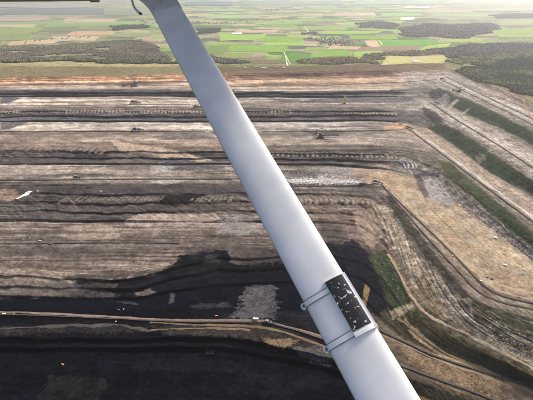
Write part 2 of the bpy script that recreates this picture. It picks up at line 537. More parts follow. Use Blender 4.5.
# long face: wedges, spills and floors
patch([(-10, 61), (60, 60), (140, 62), (180, 63), (180, 66), (100, 67), (-10, 66)], (160, 150, 110), 1, 2.2, .8, 120, vary=.5, streaky=True)
patch([(40, 68), (90, 67), (140, 69), (130, 72), (60, 72)], (96, 92, 66), 1, 2.4, .7, 160, vary=.5, streaky=True)
patch([(120, 64), (178, 63), (182, 66), (140, 67)], (166, 154, 108), 1, 2, .7, 160, vary=.4, streaky=True)
patch([(-10, 71), (40, 71), (70, 74), (-10, 75)], (116, 96, 72), 1, 1.6, .7, 160, vary=.4, streaky=True)
patch([(-10, 67), (90, 68), (185, 67), (190, 73), (120, 75), (-10, 76)], (118, 112, 82), 1, 1.0, .75, 120, streaky=True)
patch([(205, 66), (300, 66), (440, 63), (446, 68), (400, 70), (300, 71.5), (205, 73)], (100, 84, 68), 1, .8, .85, 90, streaky=True)
patch([(0, 98), (8, 96), (22, 98), (10, 103), (0, 104)], (96, 92, 94), .8, 1.2)
patch([(28, 132), (45, 131.5), (60, 133), (42, 137), (10, 138)], (118, 106, 98), .8, 1.2)
patch([(0, 120), (28, 116), (30, 122), (10, 129), (0, 130)], (104, 98, 97), .8, 1.5)
patch([(150, 136), (200, 133.5), (222, 139), (200, 139.5), (160, 140)], (112, 104, 100), .8, 1.2)
patch([(268, 98), (300, 100.5), (330, 98), (310, 103.5), (280, 102)], (92, 88, 88), .7, 1.2, .9)
patch([(310, 99), (410, 97.5), (420, 102.5), (312, 103)], (88, 85, 90), .7, .8, .85)
patch([(385, 126), (412, 125), (412, 129), (384, 129.5)], (178, 138, 100), .8, 1.0, .9)
patch([(285, 90.2), (390, 89), (390, 90.2), (285, 91.2)], (205, 190, 170), .5, .4, .8)
patch([(235, 89.6), (330, 90), (330, 91), (235, 91)], (200, 188, 172), .5, .4, .8)
patch([(110, 140), (170, 149), (212, 160), (200, 163), (150, 156), (120, 150)], (172, 154, 132), 1, 1.6)
patch([(110, 152), (150, 153), (170, 160), (150, 170), (108, 170), (104, 160)], (104, 95, 88), 1, 2, .8)
patch([(160, 165), (172, 157), (190, 159), (225, 168), (200, 171), (165, 171)], (88, 83, 84), 1, 2, .9)
patch([(150, 166), (164, 164), (176, 166), (172, 173), (150, 174)], (170, 165, 158), .6, 4, .6, 12)
patch([(146, 181), (170, 179), (180, 181), (172, 184), (150, 183)], (178, 172, 164), .6, 2.4, .6, 12)
patch([(118, 186), (290, 186), (300, 191), (200, 193), (100, 193)], (66, 62, 64), .8, 1.2, .7)
patch([(0, 187), (60, 188), (110, 189), (100, 194), (0, 194)], (70, 66, 66), .8, 1.6, .8)
patch([(158, 197), (180, 195), (196, 194), (205, 195), (192, 203), (178, 209), (160, 205)], (28, 26, 28), .8, 3, .95, 16)
patch([(124, 222), (136, 215), (165, 213), (215, 213), (222, 220), (190, 224), (130, 226)], (160, 144, 130), .8, 1.6, .95)
patch([(60, 236), (64, 226), (100, 223), (120, 230), (118, 238), (80, 240)], (150, 134, 120), 1.2, 2.4, .8)
patch([(218, 220), (226, 214), (250, 216), (262, 232), (240, 236), (216, 230)], (138, 134, 129), 1.4, 7, .6, 12)
patch([(280, 176), (322, 168), (352, 165), (352, 176), (320, 178), (290, 180)], (142, 136, 130), .8, 4, .8, 14)
patch([(286, 180), (305, 177), (352, 179), (362, 183), (330, 184), (290, 183)], (196, 192, 186), .5, 4.6, .8, 9)
patch([(288, 171), (318, 170), (318, 178), (290, 178)], (76, 73, 73), .6, 4.5, .75, 14)
patch([(350, 168), (385, 164), (395, 172), (375, 178), (355, 176)], (152, 134, 116), .8, 1.6, .85)
patch([(30, 239), (60, 238), (75, 242), (50, 247), (25, 246)], (92, 85, 82), .8, 2, .6)
patch([(-10, 190), (14, 189), (22, 196), (10, 201), (-10, 200)], (142, 122, 106), .8, 1.2, .9)
# coal: ragged tops, scraped grey floors, lighter spills
patch([(70, 288), (78, 276), (100, 280), (150, 277), (172, 265), (180, 256), (215, 248), (228, 251), (232, 264), (260, 265), (300, 262), (310, 280), (330, 286), (345, 300), (330, 312), (120, 308), (72, 304)], COALC, .8, 3.2, .97, 22, .6, .25)
patch([(-10, 302), (18, 298), (30, 295), (62, 297), (110, 304), (140, 310), (60, 311), (-10, 308)], COALC, .8, 2.6, .97, 22, .6, .25)
patch([(344, 242), (356, 238), (368, 256), (380, 282), (388, 306), (378, 316), (362, 300), (346, 270)], (30, 31, 36), .8, 2.6, .95, 22, .6)
patch([(243, 293), (246, 287), (272, 285), (276, 290), (276, 316), (255, 319), (230, 316), (242, 306)], (92, 90, 92), 1.2, 8.0, .7, 10)
patch([(205, 255), (218, 254), (220, 262), (206, 263)], (70, 70, 74), .6, 4, .5, 10)
patch([(134, 292), (150, 289), (156, 293), (146, 296), (136, 296)], (112, 104, 100), .5, 2.4, .85, 9)
patch([(170, 293), (174, 292), (174, 302), (169, 303)], (78, 76, 78), .5, 2, .7, 9)
patch([(192, 305), (228, 302), (232, 307), (196, 309)], (66, 65, 68), 1, 5, .5, 9)
patch([(95, 298), (128, 300), (140, 305), (100, 300)], (70, 69, 73), .5, 1.6, .7, 12)
patch([(-5, 328), (60, 325), (120, 324), (146, 328), (140, 333), (60, 333), (-5, 336)], (50, 47, 46), 1.2, 4.5, .6, 12)
patch([(150, 326), (200, 324), (262, 321), (300, 334), (330, 350), (300, 352), (262, 341), (200, 335), (160, 334)], (62, 57, 53), 1.2, 5.5, .6, 12)
patch([(262, 337), (276, 339), (300, 340), (284, 350), (268, 346)], (136, 116, 86), .6, 3.5, .7, 9)
patch([(294, 348), (330, 346), (348, 358), (330, 364), (300, 356)], (96, 93, 90), .5, 5, .65, 8)
patch([(48, 376), (70, 374), (106, 378), (108, 386), (96, 400), (86, 412), (24, 412), (36, 396), (46, 388)], (32, 30, 29), 1, 3, .85, 20, .8, .12, streaky=True)
patch([(205, 348), (215, 347), (216, 353), (206, 354)], (66, 66, 70), .6, 2, .7, 9)
patch([(-10, 283), (30, 281), (70, 283), (78, 290), (60, 297), (20, 296), (-10, 299)], (112, 102, 94), 1.5, 4, .6, 26)
patch([(40, 285), (60, 282), (90, 287), (120, 296), (100, 299), (66, 296)], (92, 86, 82), .8, 4.5, .6, 14)
patch([(62, 276), (100, 272), (150, 270), (172, 262), (176, 266), (150, 275), (100, 279), (70, 281)], (70, 64, 62), .8, 4, .75, 22)
patch([(180, 247), (214, 243), (250, 247), (300, 255), (300, 262), (250, 262), (232, 258), (226, 249), (190, 254)], (76, 69, 66), .8, 3.4, .7, 22)
patch([(84, 283), (104, 281), (124, 284), (112, 288), (92, 288)], (84, 78, 74), .5, 4.5, .5, 12)
patch([(-10, 250), (60, 248), (140, 250), (180, 246), (150, 254), (60, 256), (-10, 257)], (84, 76, 71), .8, 3.6, .7, 40)
patch([(-10, 231), (70, 230), (120, 232), (60, 234.5), (-10, 234)], (80, 73, 69), .6, 1.8, .7, 40)
patch([(60, 204), (120, 206), (200, 204), (240, 208), (200, 214), (120, 213), (60, 212)], (78, 71, 67), 1, 3.4, .6, 40)
patch([(286, 206), (330, 206), (350, 212), (340, 222), (300, 218)], (120, 104, 92), 1, 4, .6, 30)
patch([(318, 216), (340, 226), (348, 238), (336, 246), (322, 236)], (72, 64, 60), .8, 3.4, .7, 20)
patch([(-10, 338), (60, 342), (150, 340), (230, 344), (260, 352), (150, 350), (40, 352)], (28, 28, 33), .8, 5, .5, 20)
patch([(120, 360), (200, 356), (260, 366), (220, 372), (140, 370)], (25, 25, 30), .8, 6, .5, 24)
patch([(220, 380), (300, 370), (330, 384), (280, 396), (230, 394)], (25, 25, 30), .8, 6, .5, 24)
# side slopes: turf, bare rock, the yellow floor
patch([(448, 105), (452, 96), (470, 100), (514, 122), (536, 133), (536, 146), (503, 130), (470, 116)], (60, 68, 48), .8, 1.4, 1.0)
patch([(427, 92), (440, 88), (455, 94), (450, 101), (432, 99)], (58, 58, 60), .7, 1.4, .85)
patch([(448, 105.5), (457, 99), (459.5, 100.5), (451, 107.5)], (170, 160, 140), .5, .6, .9)
patch([(459, 115), (469, 108), (470.5, 109), (462, 116.5), (480, 122), (478, 124)], (150, 144, 128), .5, .8, .8)
patch([(436, 101), (446, 93), (450, 98), (440, 106)], (134, 128, 124), .6, 1.6, .7)
patch([(421, 106), (436, 112), (444, 122), (434, 124), (424, 114)], (50, 48, 50), .6, 2, .85, 12)
patch([(428, 128), (440, 123), (460, 131), (536, 183), (536, 196), (490, 173), (464, 151)], (60, 68, 48), .8, 1.8, 1.0)
patch([(474, 156), (484, 154), (486, 160), (478, 164)], (126, 120, 106), .5, 2.6, .8, 10)
patch([(438, 160), (450, 163), (495, 200), (536, 238), (536, 250), (500, 222), (470, 196), (446, 176)], (66, 72, 50), .8, 2, .95)
patch([(490, 205), (504, 207), (536, 236), (536, 248), (508, 226)], (60, 68, 48), .8, 1.6, 1.0)
patch([(420, 174), (434, 174), (448, 190), (458, 203), (446, 207), (431, 199)], (148, 140, 136), .6, 1.2, .95, 30)
patch([(412, 172), (420, 174), (430, 198), (424, 198)], (70, 66, 74), .6, 1.6, .8)
patch([(418, 173), (440, 173), (438, 177), (420, 176)], (66, 63, 64), .5, 1.4, .8, 12)
patch([(400, 188), (420, 195), (446, 209), (470, 215), (500, 238), (536, 266), (536, 296), (505, 290), (484, 280), (462, 258), (432, 226), (408, 204)], (158, 144, 123), 2.2, 3.4, .9, 60)
patch([(440, 232), (456, 236), (480, 250), (470, 256), (450, 246)], (146, 120, 92), 1, 5, .55, 40)
patch([(424, 206), (450, 214), (462, 226), (446, 230), (430, 220)], (184, 160, 128), 1, 6, .55, 30)
patch([(476, 226), (500, 246), (520, 268), (500, 262), (482, 246)], (178, 156, 128), 1, 6, .5, 30)
patch([(478, 262), (510, 272), (536, 284), (536, 294), (500, 284)], (136, 114, 90), 1, 6, .5, 30)
patch([(500, 240), (536, 268), (536, 276), (512, 262)], (190, 170, 142), 1, 5, .5, 20)
patch([(452, 250), (470, 262), (484, 276), (478, 278), (462, 264)], (186, 160, 120), .8, 4, .6, 20)
patch([(378, 170), (396, 176), (410, 190), (400, 196), (384, 186), (360, 180)], (170, 148, 122), .8, 1.6, .85, 30)
patch([(386, 197), (391, 196), (415, 228), (441, 262), (470, 296), (462, 298), (432, 264), (406, 232)], (54, 52, 44), .6, 2.0, .88, 14)
patch([(372, 205), (386, 205), (402, 232), (424, 268), (440, 296), (428, 296), (408, 268), (388, 234)], (172, 156, 134), .7, 3.2, .85, 14)
patch([(352, 212), (372, 208), (384, 236), (372, 250), (358, 232)], (158, 138, 120), .8, 2, .8, 30)
patch([(340, 222), (348, 218), (360, 232), (366, 246), (352, 240)], (120, 104, 94), .8, 2, .7, 20)
patch([(368, 256.5), (386, 249.5), (394, 262), (413, 300), (404, 305), (394, 311.5), (388, 300), (378, 276)], (60, 68, 48), .5, .6, .97, 30)
patch([(386, 250), (392, 252), (413, 292), (418, 303), (412, 300)], (126, 108, 84), .5, .8, .7)
patch([(390, 311), (402, 306), (412, 302), (414, 305), (404, 314), (392, 320)], (176, 158, 130), .5, 2.2, .85, 10)
patch([(414, 276), (424, 276), (446, 300), (436, 312), (420, 296)], (104, 94, 70), .8, 2, .7, 20)
patch([(424, 268), (440, 275), (462, 306), (456, 314), (440, 298)], (160, 146, 126), .6, 4.5, .75, 10)
patch([(416, 306), (440, 326), (480, 347), (536, 372), (536, 384), (470, 358), (440, 345), (412, 322)], (70, 66, 48), .8, 1.6, .85, 24)
patch([(470, 298), (500, 318), (536, 336), (536, 358), (500, 342), (476, 322)], (74, 70, 54), .8, 3, .8, 20)
patch([(486, 306), (510, 314), (536, 326), (536, 334), (506, 324)], (62, 70, 48), .6, 2.2, .85, 16)
patch([(492, 322), (512, 330), (536, 342), (536, 350), (512, 342), (494, 330)], (168, 156, 138), .5, 4, .7, 8)
patch([(476, 330), (500, 342), (536, 358), (536, 366), (504, 354), (478, 338)], (150, 140, 122), .5, 4, .7, 8)
patch([(404, 318), (424, 336), (446, 354), (480, 366), (500, 376), (476, 372), (436, 354), (412, 336)], (176, 152, 116), .5, 2.4, .8, 10)
patch([(400, 344), (440, 362), (500, 384), (500, 398), (452, 384), (410, 362)], (132, 112, 88), .6, 4.5, .7, 9)
patch([(412, 392), (440, 388), (470, 398), (470, 412), (420, 412)], (112, 98, 70), .6, 4, .7, 10)
patch([(365, 284), (370, 288), (366, 306), (361, 308)], (150, 124, 88), .4, .8, .85, 9)

# --- relief: gullies on faces, ruts and mounds on floors
face_t = np.where(face, np.sin(np.pi * np.clip(T, 0, 1)), 0.0)
gully = np.abs(fbm(A / 34, B / 110 + BI * 7, 21, 3))
turf = (C[..., 1] > C[..., 0] * 1.05)
relief = face_t * (5.0 * fbm(XX / 70, YY / 70, 22, 4) - 6.5 * (gully - .3) * np.where(turf, .15, 1.0) * np.where(BI == 10, .3, 1.0))
relief += np.where((BI >= 0) & (~face), 1.1 * fbm(XX / 40, YY / 40, 23, 4), 0)
edge = np.where(face, np.clip(1 - np.abs(T - .08) / .1, 0, 1), 0)
relief += edge * 2.2 * fbm(A / 22, B * 0 + BI, 24, 3)
relief += np.where(BI >= 11, 2.0 * fbm(XX / 55, YY / 55, 25, 4), 0)
rockmask = sstep(.02, .3, rightness) * np.where(np.isin(BI, [1, 3, 6, 8, 9]), 1, 0)
relief += rockmask * 2.6 * fbm(XX / 16, YY / 16, 26, 4)
C *= (1 + .75 * rockmask * np.clip(fbm(XX / 14, YY / 14, 27, 4), -.5, .9) * np.where(turf, .2, 1))[..., None]
relief = np.where(plain, 0, relief)
# blend to the plain at the rim
Z = Z + relief * sstep(0, 3, VV - LV[0][None, :])
Z[plain] = 3.0 * fbm(px / 900, py / 900, 28, 3) * sstep(3500, 6000, py)
# low far hills
Z[plain] += sstep(14000, 26000, py) * (60 + 60 * fbm(px / 5000, py / 9000, 29, 3))

VX = np.stack([XX, YY, Z], -1)
# apron behind the last row, passing beneath the aircraft
last = VX[-1]
apr = []
for yb in (430, 250, 0, -500, -2500, -9000):
    r_ = last.copy()
    k = 1 + (430 - yb) / 900.0
    r_[:, 0] *= k; r_[:, 1] = yb; r_[:, 2] = -296 if yb > -500 else (-150 if yb > -1000 else 0)
    apr.append(r_)
VXA = np.concatenate([VX, np.array(apr)], 0)
CA = np.concatenate([C, np.repeat(C[-1:], len(apr), 0)], 0)
CA[-3:] = np.array(alb(120, 116, 90))
RA = np.concatenate([ROUGH, np.repeat(ROUGH[-1:], len(apr), 0)], 0)
NR = VXA.shape[0]
ii = np.arange(NR * NU).reshape(NR, NU)
quads = np.stack([ii[1:, :-1], ii[1:, 1:], ii[:-1, 1:], ii[:-1, :-1]], -1).reshape(-1, 4)
me = big_mesh('ground', VXA.reshape(-1, 3), quads)
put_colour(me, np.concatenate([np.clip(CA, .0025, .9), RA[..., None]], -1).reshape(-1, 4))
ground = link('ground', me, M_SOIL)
tag(ground, kind='structure')


def at(u, v, dz=0.0):
    """point on the built land under bearing (u, v)"""
    j = np.clip(np.interp(u, uc, np.arange(NU)), 0, NU - 1.001); i = np.clip(np.interp(v, vr, np.arange(NV)), 0, NV - 1.001)
    j0 = int(j); i0 = int(i); fj = j - j0; fi = i - i0
    p = (VX[i0, j0] * (1 - fi) * (1 - fj) + VX[i0, j0 + 1] * (1 - fi) * fj + VX[i0 + 1, j0] * fi * (1 - fj) + VX[i0 + 1, j0 + 1] * fi * fj)
    return Vector((p[0], p[1], p[2] + dz))


GI, GJ = np.arange(NV), np.arange(NU)


def heights(x, y, guess_z):
    """height of the land at world x, y (iterated through the bearing grid)"""
    z = np.array(guess_z, float)
    for _ in range(6):
        f_ = y * CP - (z - CAM_H) * SP
        u = 266.5 + FOC * x / f_
        v = 200 - FOC * (y * SP + (z - CAM_H) * CP) / f_
        j = np.clip(np.interp(u, uc, GJ), 0, NU - 1.001); i = np.clip(np.interp(v, vr, GI), 0, NV - 1.001)
        j0 = j.astype(int); i0 = i.astype(int); fj = j - j0; fi = i - i0
        zn = Z[i0, j0] * (1 - fi) * (1 - fj) + Z[i0, j0 + 1] * (1 - fi) * fj + Z[i0 + 1, j0] * fi * (1 - fj) + Z[i0 + 1, j0 + 1] * fi * fj
        z = .5 * z + .5 * zn
    return zn


def densify(pts, step):
    out = [pts[0]]
    for a, b in zip(pts[:-1], pts[1:]):
        n = max(1, int(math.hypot(b[0] - a[0], b[1] - a[1]) / step))
        out += [(a[0] + (b[0] - a[0]) * k / n, a[1] + (b[1] - a[1]) * k / n) for k in range(1, n + 1)]
    return out


def smooth_path(pts, it=2):
    for _ in range(it):
        q = [pts[0]]
        for a, b in zip(pts[:-1], pts[1:]):
            q += [(a[0] * .75 + b[0] * .25, a[1] * .75 + b[1] * .25), (a[0] * .25 + b[0] * .75, a[1] * .25 + b[1] * .75)]
        pts = q + [pts[-1]]
    return pts


def track(name, pts, width, colour, lift=.5, mat=None, vary=.25, parent=None, edge=.35):
    """a strip of road laid over the land"""
    mat = mat or M_ROAD
    d = densify(smooth_path(pts), 1.2)
    P = np.array([at(u, v)[:] for u, v in d])
    T_ = np.gradient(P[:, :2], axis=0); T_ /= np.maximum(np.linalg.norm(T_, axis=1), 1e-6)[:, None]
    Nn = np.stack([-T_[:, 1], T_[:, 0]], 1)
    s = np.concatenate([[0], np.cumsum(np.linalg.norm(np.diff(P[:, :2], axis=0), axis=1))])
    W = 5
    rows = []
    for k in range(W):
        o = (k / (W - 1) - .5) * width
        jit = width * edge * fbm(s / 45, np.full_like(s, k * 3.3), 33, 4) * (1 if k in (0, W - 1) else .25)
        xy = P[:, :2] + Nn * (o + jit)[:, None]
        z = heights(xy[:, 0], xy[:, 1], P[:, 2]) + lift * (.35 if k in (0, W - 1) else 1)
        rows.append(np.column_stack([xy, z]))
    V_ = np.stack(rows, 1)
    n = len(P); ii = np.arange(n * W).reshape(n, W)
    q = np.stack([ii[:-1, :-1], ii[:-1, 1:], ii[1:, 1:], ii[1:, :-1]], -1).reshape(-1, 4)
    me = big_mesh(name, V_.reshape(-1, 3), q)
    c = np.array(alb(*colour))
    nz = fbm(V_[..., 0] / 30, V_[..., 1] / 30, 34, 4)
    put_colour(me, np.concatenate([np.clip(c * (1 + vary * nz[..., None]), .004, .9), np.full(nz.shape + (1,), .95)], -1).reshape(-1, 4))
    o = link(name, me, mat, parent)
    if parent is None: tag(o, kind='structure')
    return o


# haul roads and tracks
track('service_road', [(443, 77), (480, 96), (520, 115), (548, 129)], 16, (186, 174, 156), edge=.5)
track('service_road', [(434, 103), (455, 116), (482, 132), (508, 147), (548, 173)], 14, (186, 176, 160), edge=.6)
track('service_road', [(414, 130), (455, 160), (495, 190), (548, 228)], 13, (192, 182, 166), edge=.6)
track('service_road', [(384, 183), (404, 202), (434, 231), (466, 262), (488, 285), (508, 295), (548, 303)], 10, (168, 150, 126), edge=.5)
track('service_road', [(378, 333), (402, 344), (438, 361), (480, 375), (548, 397)], 8, (140, 122, 98), edge=.6)
track('haul_road', [(-20, 311.5), (30, 313), (90, 315.5), (150, 319), (200, 320.5), (240, 320), (262, 320.5), (300, 330), (340, 341)], 9, (128, 112, 98))
track('haul_road', [(150, 322), (190, 324.5), (225, 325.5), (262, 326), (300, 337), (335, 350)], 8, (122, 104, 82))
track('haul_road', [(-20, 329), (30, 328), (70, 326), (110, 325), (135, 327), (150, 331)], 9, (80, 75, 70), edge=.8)
track('haul_road', [(150, 330), (190, 328.5), (220, 328.5), (250, 330)], 7, (118, 100, 80), edge=.8)
track('dirt_road', [(388, 254), (397, 270), (406, 289), (415, 303), (428, 315), (440, 323), (470, 336), (500, 351), (545, 375)], 9, (172, 154, 128), lift=1.3)
track('dirt_road', [(398, 318), (412, 330), (424, 340), (444, 354), (470, 364), (500, 377), (545, 398)], 7, (158, 134, 102), edge=.9)
track('dirt_road', [(462, 300), (478, 312), (494, 326), (515, 340), (545, 353)], 6, (120, 108, 88), edge=.5)
track('dirt_road', [(449, 67), (470, 76), (495, 86), (521, 98), (528, 110), (532, 122)], 12, (172, 140, 112))
track('dirt_road', [(200, 76.5), (300, 74.4), (400, 72), (447, 69)], 10, (120, 84, 62), lift=.9)
track('sand_track', [(430, 208), (448, 226), (470, 246), (492, 268), (520, 284)], 7, (150, 130, 104), edge=.9)
track('sand_track', [(446, 213), (470, 232), (500, 254), (545, 284)], 6, (176, 156, 128), edge=.9)
track('sand_track', [(415, 216), (440, 240), (464, 262), (482, 280), (505, 287), (545, 296)], 7, (172, 150, 122), edge=.6)
track('dark_track', [(392, 206), (420, 240), (446, 270), (470, 299), (500, 311), (545, 323)], 8, (70, 66, 60))
track('forest_track', [(524, 66.5), (521, 71), (519.5, 75), (522, 79), (525, 83)], 14, (190, 180, 160), lift=1)
track('forest_track', [(519.5, 75), (516, 74)], 12, (180, 172, 152), lift=1)
track('farm_track', [(284, 52.5), (286, 58), (287.5, 66)], 16, (205, 200, 180), lift=2.5)
track('farm_track', [(284.3, 53.5), (287, 58), (290, 64.5)], 14, (200, 195, 176), lift=2.5)
track('farm_track', [(304, 26), (306.5, 29), (309, 33.5)], 22, (200, 198, 180), lift=5)
track('farm_track', [(379, 41), (382, 45)], 24, (205, 200, 160), lift=4.5)

# ------------------------------------------------------------------ fields on the plain, each a sheet of its own
def field(poly, colour, lift, vary=.12):
    d = densify(list(poly) + [poly[0]], 3.0)[:-1]
    P = np.array([at(u, v)[:] for u, v in d])
    # rows of quads: fan around the centre in two rings, so that the sheet follows the land
    c = P.mean(0)
    rings = [P, c + (P - c) * .55, c + (P - c) * .15]
    V_ = np.concatenate(rings)
    V_[:, 2] = heights(V_[:, 0], V_[:, 1], V_[:, 2]) + lift
    n = len(P)
    q = []
    for r in range(2):
        for k in range(n): q.append((r * n + k, r * n + (k + 1) % n, (r + 1) * n + (k + 1) % n, (r + 1) * n + k))
    fs = q + [tuple(2 * n + k for k in range(n))]
    me = bpy.data.meshes.new('field')
    me.from_pydata([tuple(p) for p in V_], [], fs)
    cc = np.array(alb(*colour))
    nz = fbm(V_[:, 0] / 260, V_[:, 1] / 260, 35, 3)[:, None]
    put_colour(me, np.concatenate([np.clip(cc * (1 + vary * nz), .004, .9), np.full((len(V_), 1), .95)], -1))
    return link('field', me, M_FIELD, ground)


def strip(u0, u1, v0, v1, colour, skew=0.0, tilt=0.0, lift=None):
    lift = lift or 2.0
    q = lambda a: random.uniform(-a, a)
    hv = (v1 - v0) * .12; g = np.array(colour, float); w_ = min(1.0, max(0.0, (abs((u0 + u1) / 2 - 300) - 110) / 90)); g = g * (.92 - .30 * w_) + np.array((142, 134, 112)) * (.08 + .30 * w_)  # same hazy grey-brown mixed into sheets far from the centre
    um = u0 + (u1 - u0) * random.uniform(.35, .65)
    return field([(u0 + skew + q(3), v0 + q(hv)), (um + skew, v0 + tilt * .5 + q(hv) * 1.5), (u1 + skew + q(3), v0 + tilt + q(hv)), (u1 + q(3), v1 + tilt + q(hv)), (um, v1 + tilt * .5 + q(hv) * 1.5), (u0 + q(3), v1 + q(hv))], g, lift)


GREEN = (124, 158, 72); GREEN2 = (142, 174, 84); GREEN3 = (92, 130, 62); PINK = (186, 160, 138); BROWN = (140, 122, 100)
FIELDS = [
    (281, 311, 54, 64, GREEN3, 3, 1), (225, 284, 45.5, 52, GREEN, 4, .5), (208, 226, 47, 54, (112, 134, 74), 2, 0),
    (218, 262, 34.5, 41, GREEN2, 5, 0), (232, 272, 30, 33.2, PINK, 6, 0), (255, 300, 36, 41.5, GREEN, 5, .5),
    (262, 304, 42, 45.5, GREEN2, 3, 0), (310, 350, 52, 57.5, GREEN, 6, -1), (352, 380, 49.5, 57, GREEN2, 2, -.5),
    (380, 437, 41, 46.6, (106, 154, 70), 2, -.6), (366, 378, 41, 46.5, (198, 172, 140), -3, 0), (350, 420, 47.6, 52.5, BROWN, 4, -1.4),
    (383, 444, 56.5, 64.8, (178, 174, 114), 6, -1), (420, 446, 45.5, 50.6, (160, 184, 88), 8, -2), (446, 480, 39.5, 43, (150, 176, 90), 6, -1),
    (486, 540, 28.5, 33.2, (134, 170, 80), 3, 1), (498, 540, 33.5, 37, GREEN2, 0, .5), (476, 500, 34, 37, (150, 160, 110), 6, -1.5),
    (325, 356, 46.5, 49.5, (186, 166, 130), 3, 0), (300, 332, 47.5, 51, (130, 156, 86), 4, 0), (318, 380, 31.2, 34.2, GREEN2, 4, 0),
    (352, 400, 35.4, 39.6, GREEN, -3, 0), (300, 345, 26.5, 30.2, (136, 160, 92), 4, 0), (345, 398, 22.5, 25.6, (150, 172, 108), 4, 0),
    (262, 300, 21.5, 25, (130, 158, 92), 4, 0), (205, 258, 15, 18, (150, 170, 120), 4, 0), (192, 246, 9.5, 12, (140, 164, 120), 3, 0),
    (330, 362, 13, 16, (176, 160, 140), 5, 0), (358, 376, 12.5, 16.2, (196, 178, 156), 0, 0), (378, 420, 13.5, 16.5, (140, 172, 110), 4, 0),
    (405, 428, 7.4, 8.8, (232, 226, 210), 4, 0), (399, 415, 17.6, 20, (222, 216, 196), 2, 0), (424, 470, 10, 13, (176, 164, 142), 5, 0),
    (430, 500, 14.2, 17.4, (150, 172, 112), 5, 0), (500, 545, 20.4, 25, (146, 168, 104), 4, 0), (470, 530, 9, 11.4, (168, 170, 140), 4, 0),
    (62, 116, 19.4, 23, (198, 176, 152), 3, -.3), (-15, 46, 17.6, 21.5, (176, 156, 146), 4, -.6), (-15, 34, 25, 28.2, (200, 186, 150), 6, -.5),
    (-15, 140, 22.6, 25, (128, 166, 96), 6, -1), (40, 150, 24.6, 27.4, (120, 160, 84), 4, -.6), (-15, 36, 28.5, 33.5, (128, 158, 84), 8, -1),
    (-15, 30, 34, 41, (124, 146, 84), 4, -1), (36, 108, 27.8, 32, (104, 124, 86), 10, -.5), (5, 54, 41.5, 46, (212, 180, 138), 8, -2),
    (46, 96, 37.5, 42.8, (206, 186, 150), 6, -1.5), (66, 112, 31.5, 35.6, (206, 162, 128), 6, -.5), (108, 150, 33, 37, (130, 150, 100), 3, 0),
    (-15, 102, 9.5, 15.2, (86, 100, 104), 0, -.6), (100, 150, 11, 15, (118, 136, 112), 4, 0), (-15, 90, 5, 8.2, (150, 152, 140), 0, 0),  # first sheet stands in for far woods, bluish haze in its colour
    (186, 230, 3.5, 6.4, (96, 112, 116), 0, 0), (240, 340, 3, 5.4, (120, 136, 126), 4, 0), (350, 440, 3.4, 5.6, (130, 150, 130), 4, 0),
    (212, 250, 53.6, 59, (132, 140, 84), 4, 0), (236, 282, 60, 64.2, (112, 104, 80), 4, 0), (312, 372, 60, 64.6, (120, 124, 80), 3, -.5),
    (140, 152, 36, 41, (176, 150, 126), 3, 0), (150, 170, 30, 34, (134, 150, 98), 2, 0),
]
for f_ in FIELDS:
    v_ = (f_[2] + f_[3]) / 2
    dist = CAM_H / math.tan(PITCH - math.atan((200 - v_) / FOC))
    strip(f_[0], f_[1], f_[2], f_[3], f_[4], f_[5], f_[6], lift=.0005 * dist + (6 if dist > 14000 else 0))

# ------------------------------------------------------------------ woods that read as one mass
ICO_V = []
_t = (1 + 5 ** .5) / 2
for a_, b_ in ((-1, _t), (1, _t), (-1, -_t), (1, -_t)):
    ICO_V += [(a_, b_, 0), (0, a_, b_), (b_, 0, a_)]
ICO_V = np.array(ICO_V, float); ICO_V /= np.linalg.norm(ICO_V[0])
from itertools import combinations
_e = 2 / math.sqrt(1 + _t * _t) * 1.01
ICO_F = []
for a_, b_, c_ in combinations(range(12), 3):
    if all(np.linalg.norm(ICO_V[p] - ICO_V[q]) < _e * 1.02 for p, q in ((a_, b_), (b_, c_), (a_, c_))):
        n_ = np.cross(ICO_V[b_] - ICO_V[a_], ICO_V[c_] - ICO_V[a_])
        ICO_F.append((a_, b_, c_) if n_ @ ICO_V[a_] > 0 else (a_, c_, b_))
ICO_F = np.array(ICO_F)


def in_poly(u, v, p):
    ins = np.zeros(u.shape, bool); n = len(p)
    for k in range(n):
        x0, y0 = p[k]; x1, y1 = p[(k + 1) % n]
        ins ^= ((y0 > v) != (y1 > v)) & (u < x0 + (v - y0) * (x1 - x0) / ((y1 - y0) or 1e-9))
    return ins


